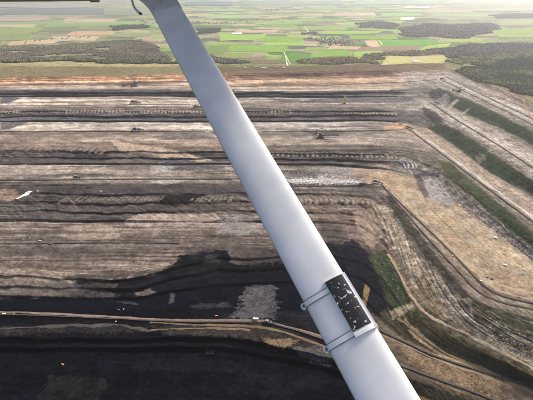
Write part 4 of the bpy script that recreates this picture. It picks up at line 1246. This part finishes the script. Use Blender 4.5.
# bulldozer, lorries, sheds
def dozer(mat):
    r = empty('bulldozer')
    for s in (-1, 1):
        b = MB(); crawler(b, 0, s * 1.55, 5.4, .8, 1.5); b.build('track', M_TRACK, r)
    MB().box((.3, 0, 1.5), (4.6, 2.2, 1.3)).box((1.2, 0, 2.3), (2.4, 1.7, .9)).build('body', mat, r)
    MB().box((-.9, 0, 3.0), (1.9, 2.0, 1.9), taper=.9).build('cab', mat, r)
    MB().box((-.9, 0, 3.2), (1.95, 2.05, .8)).build('window', M_GLASS, r)
    b = MB()
    n = 6
    vs_ = []
    for k in range(n):
        a = -0.7 + 1.4 * k / (n - 1)
        for t in (0, .15): vs_ += [(3.5 - .6 * math.cos(a) + t, -2.3, .95 + 1.1 * math.sin(a)), (3.5 - .6 * math.cos(a) + t, 2.3, .95 + 1.1 * math.sin(a))]
    fs_ = []
    for k in range(n - 1):
        o = k * 4
        fs_ += [(o, o + 1, o + 5, o + 4), (o + 2, o + 6, o + 7, o + 3), (o, o + 4, o + 6, o + 2), (o + 1, o + 3, o + 7, o + 5)]
    fs_ += [(0, 2, 3, 1), ((n - 1) * 4, (n - 1) * 4 + 1, (n - 1) * 4 + 3, (n - 1) * 4 + 2)]
    b.add(vs_, fs_).build('blade', mat, r)
    b = MB(); b.bar((1, -1.7, .9), (3.1, -1.7, .8), .3); b.bar((1, 1.7, .9), (3.1, 1.7, .8), .3); b.build('push_arm', mat, r)
    MB().cyl((1.4, .5, 3.2), .1, 1.0).build('exhaust', M_STEEL, r)
    return r


def lorry(cab_mat, bed_mat):
    r = empty('lorry')
    MB().box((0, 0, .95), (7.6, 1.0, .35)).build('chassis', M_STEEL, r)
    MB().box((3.1, 0, 2.0), (1.7, 2.4, 2.1), taper=.93).build('cab', cab_mat, r)
    MB().box((3.85, 0, 2.4), (.35, 2.1, .8)).build('windscreen', M_GLASS, r)
    b = MB(); b.box((-.9, 0, 2.0), (5.6, 2.5, 1.8), taper=1.04); b.build('load_body', bed_mat, r)
    for x in (3.0, -1.4, -2.8):
        for s in (-1, 1): MB().cyl((x, s * 1.1, .55), .55, .4, 'y', 14).build('wheel', M_TRACK, r)
    return r


def shed(mat, w, d, h):
    r = empty('site_shed')
    MB().box((0, 0, h / 2 - .3), (w, d, h + .6)).build('wall', mat, r)
    b = MB()
    b.add([(-w / 2 - .3, -d / 2 - .3, h), (w / 2 + .3, -d / 2 - .3, h), (w / 2 + .3, d / 2 + .3, h), (-w / 2 - .3, d / 2 + .3, h), (-w / 2 - .3, 0, h + d * .12), (w / 2 + .3, 0, h + d * .12)],
          [(0, 1, 5, 4), (2, 3, 4, 5), (1, 2, 5), (3, 0, 4), (3, 2, 1, 0)]).build('roof', mat, r)
    MB().box((0, -d / 2 - .05, 1.2), (1.6, .15, 2.4)).build('door', M_STEEL2, r)
    for k in (-.32, .32): MB().box((w * k, -d / 2 - .05, h * .6), (1.8, .15, 1.0)).build('window', M_GLASS, r)
    return r


def place(r, u, v, rz, label, cat, group=None, s=1.0):
    s = s * (.8 if cat == 'shed' else .9)
    put(r, u, v, rz, .15); r.scale = (s, s, s)
    return tag(r, label, cat, group)


place(dozer(M_YELLOW), 62.3, 364.6, .1, 'yellow bulldozer alone on the black coal floor at lower left', 'bulldozer', None, 1.25)
place(dozer(M_YELLOW), 43.5, 238.6, .4, 'orange yellow bulldozer beside the white lorry above the coal', 'bulldozer', None, 1.5)
place(lorry(M_WHITE, M_WHITE), 40, 241.6, .05, 'white lorry beside the yellow bulldozer above the coal', 'lorry', None, 1.5)
place(lorry(M_YELLOW, M_CREAM), 30, 238.2, .2, 'small cream lorry left of the yellow bulldozer', 'lorry', None, 1.0)
place(lorry(M_YELLOW, M_OCHRE), 23.5, 239.6, .2, 'small ochre lorry farthest left on the brown bench', 'lorry', None, 1.0)
place(lorry(M_STEEL2, M_STEEL), 50.5, 244.6, .0, 'dark lorry right of the white one above the coal', 'lorry', None, 1.7)
place(shed(M_CREAM, 20, 7, 5.5), 255.8, 319.2, -.05, 'cream white shed beside the coal haul road junction', 'shed')
place(lorry(M_ORANGE, M_ORANGE), 216.5, 316.0, .1, 'orange lorry above the coal haul road', 'lorry', None, 1.1)
place(lorry(M_WHITE, M_STEEL2), 118.6, 309.6, .1, 'white and grey lorry north of the coal road', 'lorry', None, .9)
place(lorry(M_WHITE, M_WHITE), 123.6, 309.4, 1.2, 'small all white lorry right of the grey one on the coal', 'lorry', None, .7)
place(lorry(M_STEEL2, M_WHITE), 116, 321.8, 1.4, 'pale lorry between the two coal roads', 'lorry', None, .8)
place(shed(M_CREAM, 12, 9, 5), 495.5, 238.2, -.6, 'pale shed at the upper edge of the yellow sand floor', 'shed', 'sheds on the yellow sand floor', 1.1)
place(shed(M_WHITE, 14, 9, 4.5), 505, 265.3, -.3, 'white shed in the middle of the yellow sand floor', 'shed', 'sheds on the yellow sand floor', .95)
place(shed(M_CREAM, 8, 6, 4), 510.4, 253.8, -.5, 'small pale shed right of the middle of the yellow floor', 'shed', 'sheds on the yellow sand floor', .8)
place(shed(M_WHITE, 9, 6, 4), 470, 216.4, -.6, 'little white shed at the top corner of the yellow floor', 'shed', 'sheds on the yellow sand floor', .8)
place(lorry(M_YELLOW, M_YELLOW), 453, 256.4, -.8, 'yellow lorry beside the curved conveyor', 'lorry', None, 1.1)
place(lorry(M_WHITE, M_WHITE), 481, 281.4, -.8, 'white lorry at the bend of the curved conveyor', 'lorry', None, 1.5)
place(lorry(M_STEEL, M_STEEL), 492, 279, -.3, 'black lorry on the sand above the conveyor bend', 'lorry', None, 1.3)
place(lorry(M_STEEL, M_STEEL2), 487, 277.6, -.4, 'dark grey lorry left of the black lorry at the conveyor bend', 'lorry', None, 1.1)
place(lorry(M_CREAM, M_WHITE), 387, 189.6, -.6, 'white lorry below the head of the curved conveyor', 'lorry', None, 1.6)
place(shed(M_WHITE, 16, 7, 5), 4, 314.2, .0, 'white shed at the left end of the coal haul road', 'shed', 'sheds by the coal haul road', .8)
place(shed(M_CREAM, 10, 5, 4), 14, 314.8, .0, 'small cream shed right of the white one by the coal road', 'shed', 'sheds by the coal haul road', .8)
place(shed(M_BLUE, 10, 8, 5), 400.5, 124, .0, 'blue roofed shed at the corner of the third bench', 'shed', None, 1.6)
place(shed(M_WHITE, 14, 8, 5), 110, 177.8, .0, 'white shed on the fourth bench left of the strut', 'shed', None, .8)
place(shed(M_WHITE, 12, 7, 5), 37.5, 191.6, .0, 'little white shed right of the white sand spill', 'shed', None, .9)
place(shed(M_WHITE, 12, 7, 5), 101, 191.4, .0, 'little white shed above the long spoil ridges', 'shed', None, .9)

# white sand spill with its narrow tail
p0 = at(27, 194)
n, m = 12, 9
V_ = np.zeros((n, m, 3))
for i in range(n):
    t = i / (n - 1)
    wd = 10.0 * (1 - t) ** .6 * (.35 + .65 * math.sin(math.pi * min(1, .25 + t * .75))) + 3.2
    hgt = 5 * math.sin(math.pi * min(.96, .12 + t * .84)) * (1 - .5 * t)
    for j in range(m):
        s = j / (m - 1) * 2 - 1
        V_[i, j] = (8 - 34 * t + s * wd, 14 - 58 * t, hgt * (1 - s * s) - .8)
V_[..., 2] += .8 * fbm(V_[..., 0] / 8, V_[..., 1] / 8, 5, 3)
zg = heights(V_[..., 0].ravel() + p0.x, V_[..., 1].ravel() + p0.y, np.full(n * m, p0.z)).reshape(n, m) - p0.z
V_[..., 2] += np.maximum(zg, -9) + 2.0
ii = np.arange(n * m).reshape(n, m)
me = big_mesh('sand_heap', V_.reshape(-1, 3), np.stack([ii[:-1, :-1], ii[1:, :-1], ii[1:, 1:], ii[:-1, 1:]], -1).reshape(-1, 4))
put_colour(me, np.tile(np.append(alb(245, 240, 228), .9), (n * m, 1)))
o = link('sand_heap', me, M_FIELD); o.location = p0
tag(o, 'bright white heap of sand with a tapering tail on the dark left face', 'sand heap')

# ------------------------------------------------------------------ the aircraft: strut, its mount, vent tube, wing
def cam_pt(u, v, d):
    """world point at photo bearing (u, v), d metres along the view axis"""
    x = (u - 266.5) / FOC * d; y = (200 - v) / FOC * d
    return Vector((x, y * SP + d * CP, CAM_H + y * CP - d * SP))


S0 = cam_pt(388.0, 400.0, 1.0)             # where the strut leaves the frame below
S1 = cam_pt(168.6, 14.0, 2.0)              # just under the fairing
AX = (S1 - S0); SLEN = AX.length; AX = AX / SLEN
view = ((S0 + S1) / 2 - Vector((0, 0, CAM_H))).normalized()
CH = view.cross(AX).normalized()            # chord
if CH.x < 0: CH = -CH                        # towards the right of the photo
NO = CH.cross(AX).normalized()
if NO.dot(view) > 0: NO = -NO               # towards the camera
tw = R(-2)                                  # the section is turned a little so its rear edge recedes
CH, NO = CH * math.cos(tw) + NO * math.sin(tw), NO * math.cos(tw) - CH * math.sin(tw)
ROOT = S0 - AX * .45
HALF = .0650
THK = .018


def profile(n=48):
    """streamlined tube: blunt edge on the right, slimmer edge on the left"""
    out = []
    for k in range(n):
        a = 2 * math.pi * k / n
        x = math.cos(a); y = math.sin(a)
        th = THK * (1 + .18 * x)
        out.append((HALF * math.copysign(abs(x) ** .82, x), th * math.copysign(abs(y) ** .55, y)))
    return out


PR = profile()


def axis_at(v):
    """distance along the strut whose centre line is at photo row v"""
    lo, hi = -.5, SLEN + .6
    for _ in range(50):
        mid = (lo + hi) / 2
        p = S0 + AX * mid - Vector((0, 0, CAM_H))
        f_ = p.y * CP - p.z * SP
        vv = 200 - FOC * (p.y * SP + p.z * CP) / f_
        if vv > v: lo = mid
        else: hi = mid
    return lo


def sw(s, x, y):
    """strut coordinates to coordinates local to the strut root"""
    return S0 + AX * s + CH * x + NO * y - ROOT


def air_paint(name, rgb, rough, spec=.5, grime=.10):
    m, nt, b = new_mat(name)
    tc = nt.nodes.new('ShaderNodeTexCoord')
    nz = nt.nodes.new('ShaderNodeTexNoise'); nz.inputs['Scale'].default_value = 9; nz.inputs['Detail'].default_value = 7
    nt.links.new(tc.outputs['Object'], nz.inputs['Vector'])
    mr = nt.nodes.new('ShaderNodeMapRange'); mr.inputs[1].default_value = .3; mr.inputs[2].default_value = .75
    mr.inputs[3].default_value = 1.0; mr.inputs[4].default_value = 1 - grime
    nt.links.new(nz.outputs[0], mr.inputs[0])
    mx = nt.nodes.new('ShaderNodeMix'); mx.data_type = 'RGBA'; mx.blend_type = 'MULTIPLY'; mx.inputs[0].default_value = 1
    mx.inputs[6].default_value = (*rgb, 1); nt.links.new(mr.outputs[0], mx.inputs[7])
    # dust specks
    n2 = nt.nodes.new('ShaderNodeTexNoise'); n2.inputs['Scale'].default_value = 160; n2.inputs['Detail'].default_value = 3
    nt.links.new(tc.outputs['Object'], n2.inputs['Vector'])
    m2 = nt.nodes.new('ShaderNodeMapRange'); m2.inputs[1].default_value = .70; m2.inputs[2].default_value = .78
    m2.inputs[3].default_value = 1; m2.inputs[4].default_value = .82
    nt.links.new(n2.outputs[0], m2.inputs[0])
    mx2 = nt.nodes.new('ShaderNodeMix'); mx2.data_type = 'RGBA'; mx2.blend_type = 'MULTIPLY'; mx2.inputs[0].default_value = 1
    nt.links.new(mx.outputs[2], mx2.inputs[6]); nt.links.new(m2.outputs[0], mx2.inputs[7])
    nt.links.new(mx2.outputs[2], b.inputs['Base Color'])
    b.inputs['Roughness'].default_value = rough
    b.inputs['Specular IOR Level'].default_value = spec
    b.inputs['Coat Weight'].default_value = .04; b.inputs['Coat Roughness'].default_value = .2
    return m


A_WHITE = air_paint('white_aircraft_paint', (.87, .855, .82), .6, spec=.3, grime=.18)
A_GREY = air_paint('weathered_fairing_paint', (.62, .60, .57), .45, grime=.2)
A_WING = air_paint('wing_skin', (.62, .59, .54), .5, grime=.3)
A_METAL = paint('dull_bare_metal', (.45, .45, .44), .35, .85, .2, 60)
A_EDGE = paint('dark_clamp_edge', (.09, .09, .095), .6, 0, .2, 40)
A_TUBE = paint('grey_vent_tube', (.16, .15, .14), .4, .5, .2, 40)
# chipped black coating
A_BLACK, nt, b = new_mat('chipped_black_coating')
tc = nt.nodes.new('ShaderNodeTexCoord')
nz = nt.nodes.new('ShaderNodeTexNoise'); nz.inputs['Scale'].default_value = 95; nz.inputs['Detail'].default_value = 5; nz.inputs['Roughness'].default_value = .65
nt.links.new(tc.outputs['Object'], nz.inputs['Vector'])
rp = nt.nodes.new('ShaderNodeValToRGB')
rp.color_ramp.elements[0].position = .60; rp.color_ramp.elements[0].color = (.012, .012, .014, 1)
rp.color_ramp.elements[1].position = .635; rp.color_ramp.elements[1].color = (.62, .62, .62, 1)
nt.links.new(nz.outputs[0], rp.inputs[0]); nt.links.new(rp.outputs[0], b.inputs['Base Color'])
b.inputs['Roughness'].default_value = .75

strut = empty('wing_strut', ROOT)
tag(strut, 'white streamlined wing strut of the aircraft crossing the whole view', 'strut')


def loft(rings, name, mat, parent, closed=True, caps=True):
    n = len(rings[0])
    vs_ = [p for r_ in rings for p in r_]
    fs_ = []
    for i in range(len(rings) - 1):
        for j in range(n if closed else n - 1):
            fs_.append((i * n + j, i * n + (j + 1) % n, (i + 1) * n + (j + 1) % n, (i + 1) * n + j))
    if caps: fs_ += [tuple(range(n - 1, -1, -1)), tuple((len(rings) - 1) * n + j for j in range(n))]
    return MB().add(vs_, fs_).build(name, mat, parent, smooth=True)


def fix_normals(o):
    import bmesh
    bm = bmesh.new(); bm.from_mesh(o.data)
    bmesh.ops.recalc_face_normals(bm, faces=bm.faces)
    bm.to_mesh(o.data); bm.free()


s_top = axis_at(-26)
rings = []
for k in range(41):
    s = -.45 + (s_top + .45) * k / 40
    rings.append([sw(s, x, y) for x, y in PR])
o = loft(rings, 'strut_tube', A_WHITE, strut); fix_normals(o)

# thin trailing seam along the left edge
seam = []
for k in range(41):
    s = -.44 + (axis_at(8) + .44) * k / 40
    seam.append([sw(s, -HALF - .0024, -.0012), sw(s, -HALF + .004, -.004), sw(s, -HALF + .004, .004), sw(s, -HALF - .0024, .0012)])
o = loft(seam, 'trailing_edge_strip', A_GREY, strut); fix_normals(o)

# fairing where the strut meets the wing: flares to the left
rings = []
for v, gl, gr, gy in ((11.5, 1.0, 1.0, 1.0), (11.2, 1.05, 1.04, 1.12), (5, 1.08, 1.05, 1.25), (-1, 1.18, 1.07, 1.45), (-6, 1.3, 1.08, 1.7), (-11, 1.48, 1.1, 2.0), (-17, 1.75, 1.14, 2.3), (-26, 2.3, 1.3, 2.7)):
    s = axis_at(v)
    rings.append([sw(s + (-.010 * (1 - abs(x / HALF)) if v > 8 else 0) - .028 * (x / HALF) * max(0, min(1, (v + 12) / 20)), x * (gl if x < 0 else gr), y * gy) for x, y in PR])
o = loft(rings, 'fairing', A_GREY, strut); fix_normals(o)


for q, (fx_, dv) in enumerate(((-.72, 6.4), (-.1, 3.6), (.55, 2.2))):
    sc_ = axis_at(dv + 2.5) - .028 * fx_
    mscr = MB(); yy = THK * 1.3 * max(.0, 1 - abs(fx_) ** 2.44) ** .275 * (1 + .18 * fx_)
    vs_ = [sw(sc_ + .0032 * math.sin(2 * math.pi * k / 10), fx_ * HALF * 1.06 + .0032 * math.cos(2 * math.pi * k / 10), yy + h_) for h_ in (-.004, .0012) for k in range(10)]
    mscr.add(vs_, [tuple(range(9, -1, -1)), tuple(range(10, 20))] + [(k, (k + 1) % 10, 10 + (k + 1) % 10, 10 + k) for k in range(10)])
    fix_normals(mscr.build('screw', A_METAL, bpy.data.objects['fairing']))


def surf_y(x):
    x = max(-HALF, min(HALF, x))
    c_ = x / HALF
    return THK * (1 + .18 * c_) * max(0.0, 1 - abs(c_) ** 2.44) ** .275


def strap(v, label):
    s0 = axis_at(v); hw = .0075
    r = MB(); e = MB()
    fr = []
    for k in range(len(PR) + 1):
        x, y = PR[k % len(PR)]
        f = 1 + .0022 / math.hypot(x, y)
        fr.append((x * f + .0004 * np.sign(x), y * (1 + .06)))
    n = len(fr) - 1

    def ring(a, b_, grow, mb):
        vs_, fs_ = [], []
        for x, y in fr[:-1]:
            for ss, g in ((a, 0), (a, 1), (b_, 1), (b_, 0)):
                q = 1 + (grow if g else -.02)
                vs_.append(sw(ss, x * (1 + (grow * .35 if g else 0)), y * q))
        for k in range(n):
            k2 = (k + 1) % n
            for j in range(4):
                fs_.append((k * 4 + j, k * 4 + (j + 1) % 4, k2 * 4 + (j + 1) % 4, k2 * 4 + j))
        mb.add(vs_, fs_)
    ring(s0 - hw, s0 + hw, .035, r)
    band = r.build('clamp_band', A_WHITE, strut, smooth=False); fix_normals(band)
    ring(s0 - hw - .0012, s0 - hw, .075, e); ring(s0 + hw, s0 + hw + .0012, .075, e)
    ed = e.build('band_edge', A_EDGE, band, smooth=False); fix_normals(ed)
    # ear with its bolt on the left edge
    m = MB(); nn = 20
    cx, cy = -HALF - .0068, .006
    def disc(mb, rad, y0, y1, cx_=cx):
        vs_ = []
        for yy in (y0, y1):
            for k in range(nn):
                a = 2 * math.pi * k / nn
                vs_.append(sw(s0 + rad * math.sin(a), cx_ + rad * math.cos(a), yy))
        mb.add(vs_, [tuple(range(nn - 1, -1, -1)), tuple(range(nn, 2 * nn))] + [(k, (k + 1) % nn, nn + (k + 1) % nn, nn + k) for k in range(nn)])
    disc(m, .0088, -.006, .003)
    vs_ = [sw(s0 + a * .0072, x, yy) for yy in (-.0058, .0028) for a, x in ((-1, cx), (-1, -HALF + .012), (1, -HALF + .012), (1, cx))]
    m.add(vs_, [(3, 2, 1, 0), (4, 5, 6, 7), (0, 1, 5, 4), (1, 2, 6, 5), (2, 3, 7, 6), (3, 0, 4, 7)])
    ear = m.build('clamp_ear', A_WHITE, band); fix_normals(ear)
    m = MB(); disc(m, .0052, -.009, .0062); bo = m.build('bolt', A_METAL, band); fix_normals(bo)
    m = MB(); disc(m, .0026, .0062, .0068); bo = m.build('bolt_socket', A_EDGE, band); fix_normals(bo)


strap(293.5, 'upper'); strap(336, 'lower')

# raised mounting block on the right half: white sides, chipped black top
sa, sb = axis_at(336.5), axis_at(287)
def block(x0, x1, up0, up1, s_lo, s_hi, name, mat, nx=14, ns=16):
    top = []; bot = []
    for i in range(ns + 1):
        s = s_lo + (s_hi - s_lo) * i / ns
        for j in range(nx + 1):
            x = x0 + (x1 - x0) * j / nx
            y = surf_y(min(x, HALF * .93))
            top.append(sw(s, x, y + up1)); bot.append(sw(s, x, y + up0 if x < HALF * .9 else -.004 + up0))
    nt_ = len(top); W = nx + 1
    fs_ = []
    for i in range(ns):
        for j in range(nx):
            a = i * W + j
            fs_.append((a, a + 1, a + W + 1, a + W)); fs_.append((nt_ + a, nt_ + a + W, nt_ + a + W + 1, nt_ + a + 1))
    for i in range(ns):
        a = i * W; fs_.append((a, a + W, nt_ + a + W, nt_ + a)); a += nx; fs_.append((a, nt_ + a, nt_ + a + W, a + W))
    for j in range(nx):
        a = j; fs_.append((a, nt_ + a, nt_ + a + 1, a + 1)); a += ns * W; fs_.append((a, a + 1, nt_ + a + 1, nt_ + a))
    o = MB().add(top + bot, fs_).build(name, mat, strut, smooth=False); fix_normals(o)
    return o


blk = block(.006, HALF + .003, -.004, .0042, sa - .004, sb + .004, 'mounting_block', A_WHITE)
pad = block(.0075, HALF - .006, .0043, .0056, sa + .003, sb + .001, 'mounting_pad', A_BLACK)
lip = block(.0065, HALF + .004, -.003, .0068, sa - .012, sa - .0042, 'block_lip', A_WHITE)
# fuel vent tube hooking down behind the fairing
vent = empty('vent_tube', cam_pt(131.5, -8, 1.98))
path = [cam_pt(u, v, d) - vent.location for u, v, d in ((130.5, -14, 2.0), (131.6, -4, 1.99), (132.2, 1, 1.98), (133.2, 5, 1.97), (135, 8.6, 1.95), (137.6, 11.6, 1.93), (140.6, 13.8, 1.91))]
rings = []
for k, p in enumerate(path):
    t = (path[min(k + 1, len(path) - 1)] - path[max(k - 1, 0)]).normalized()
    a = t.cross(Vector((0, 1, .2))).normalized(); c_ = t.cross(a)
    rings.append([p + a * (.0052 * math.cos(2 * math.pi * q / 12)) + c_ * (.0052 * math.sin(2 * math.pi * q / 12)) for q in range(12)])
o = loft(rings, 'tube', A_GREY, vent); fix_normals(o)
t = (path[-1] - path[-2]).normalized(); a = t.cross(Vector((0, 1, .2))).normalized(); c_ = t.cross(a)
rings = [[path[-1] + t * dd_ + a * (.0056 * math.cos(2 * math.pi * q / 12)) + c_ * (.0056 * math.sin(2 * math.pi * q / 12)) for q in range(12)] for dd_ in (-.008, .004)]
o = loft(rings, 'tube_mouth', A_EDGE, vent); fix_normals(o)
tag(vent, 'thin hooked grey vent tube hanging left of the strut top', 'vent tube')

# wing: its lower rear edge just dips into the top left of the view
edge_pts = [(-160, 3.0, 3.9), (-60, 2.3, 3.45), (0, 1.9, 3.2), (50, 1.6, 3.0), (99, 1.0, 2.85), (104, -4, 2.83), (180, -5, 2.65), (250, -6, 2.5), (330, -7, 2.38), (372, -9, 2.32)]  # unseen span past the frame shaped to shade only the upper strut
wing = empty('wing', cam_pt(140, -30, 2.5))
tag(wing, 'weathered underside edge of the wing along the top left of the view', 'wing')
U3 = Vector((0, SP, CP)); F3 = Vector((0, CP, -SP)); R3 = Vector((1, 0, 0))
CHV = (R3 * -.25 + U3 * .12 - F3 * 1.0).normalized()
UPV = U3.copy()
AIR = [(0, 0), (.0, .012), (.25, .10), (.6, .17), (.85, .16), (.97, .10), (1.0, .04), (.9, 0.0), (.5, -.004)]
rings = []
for u, v, d in edge_pts:
    p = cam_pt(u, v, d) - wing.location
    rings.append([p + CHV * (1.45 * a) + UPV * (.9 * b_) for a, b_ in AIR])
o = loft(rings, 'wing_skin', A_WING, wing); fix_normals(o)
hg = MB()
p = cam_pt(95, .6, 2.94) - wing.location
hg.bar(p - R3 * .03, p + R3 * .03, .028, .022).build('hinge_bracket', A_EDGE, wing)

# ------------------------------------------------------------------ the hazy air
hz = MB()
xs = 90000.0
z_lo = float(VXA[..., 2].min()) - 1.5
hz.box((0, 35000, (z_lo + 656) / 2), (2 * xs, 2 * 60000, 656 - z_lo))
haze = hz.build('haze', None)
haze.data.materials.clear()
hm = bpy.data.materials.new('haze_air'); hm.use_nodes = True
nt = hm.node_tree
nt.nodes.remove(nt.nodes['Principled BSDF'])
pv = nt.nodes.new('ShaderNodeVolumePrincipled')
pv.inputs['Color'].default_value = (.90, .94, 1.0, 1)
pv.inputs['Density'].default_value = 3.0e-5
pv.inputs['Anisotropy'].default_value = .75
nt.links.new(pv.outputs[0], nt.nodes['Material Output'].inputs['Volume'])
haze.data.materials.append(hm)
tag(haze, kind='stuff')
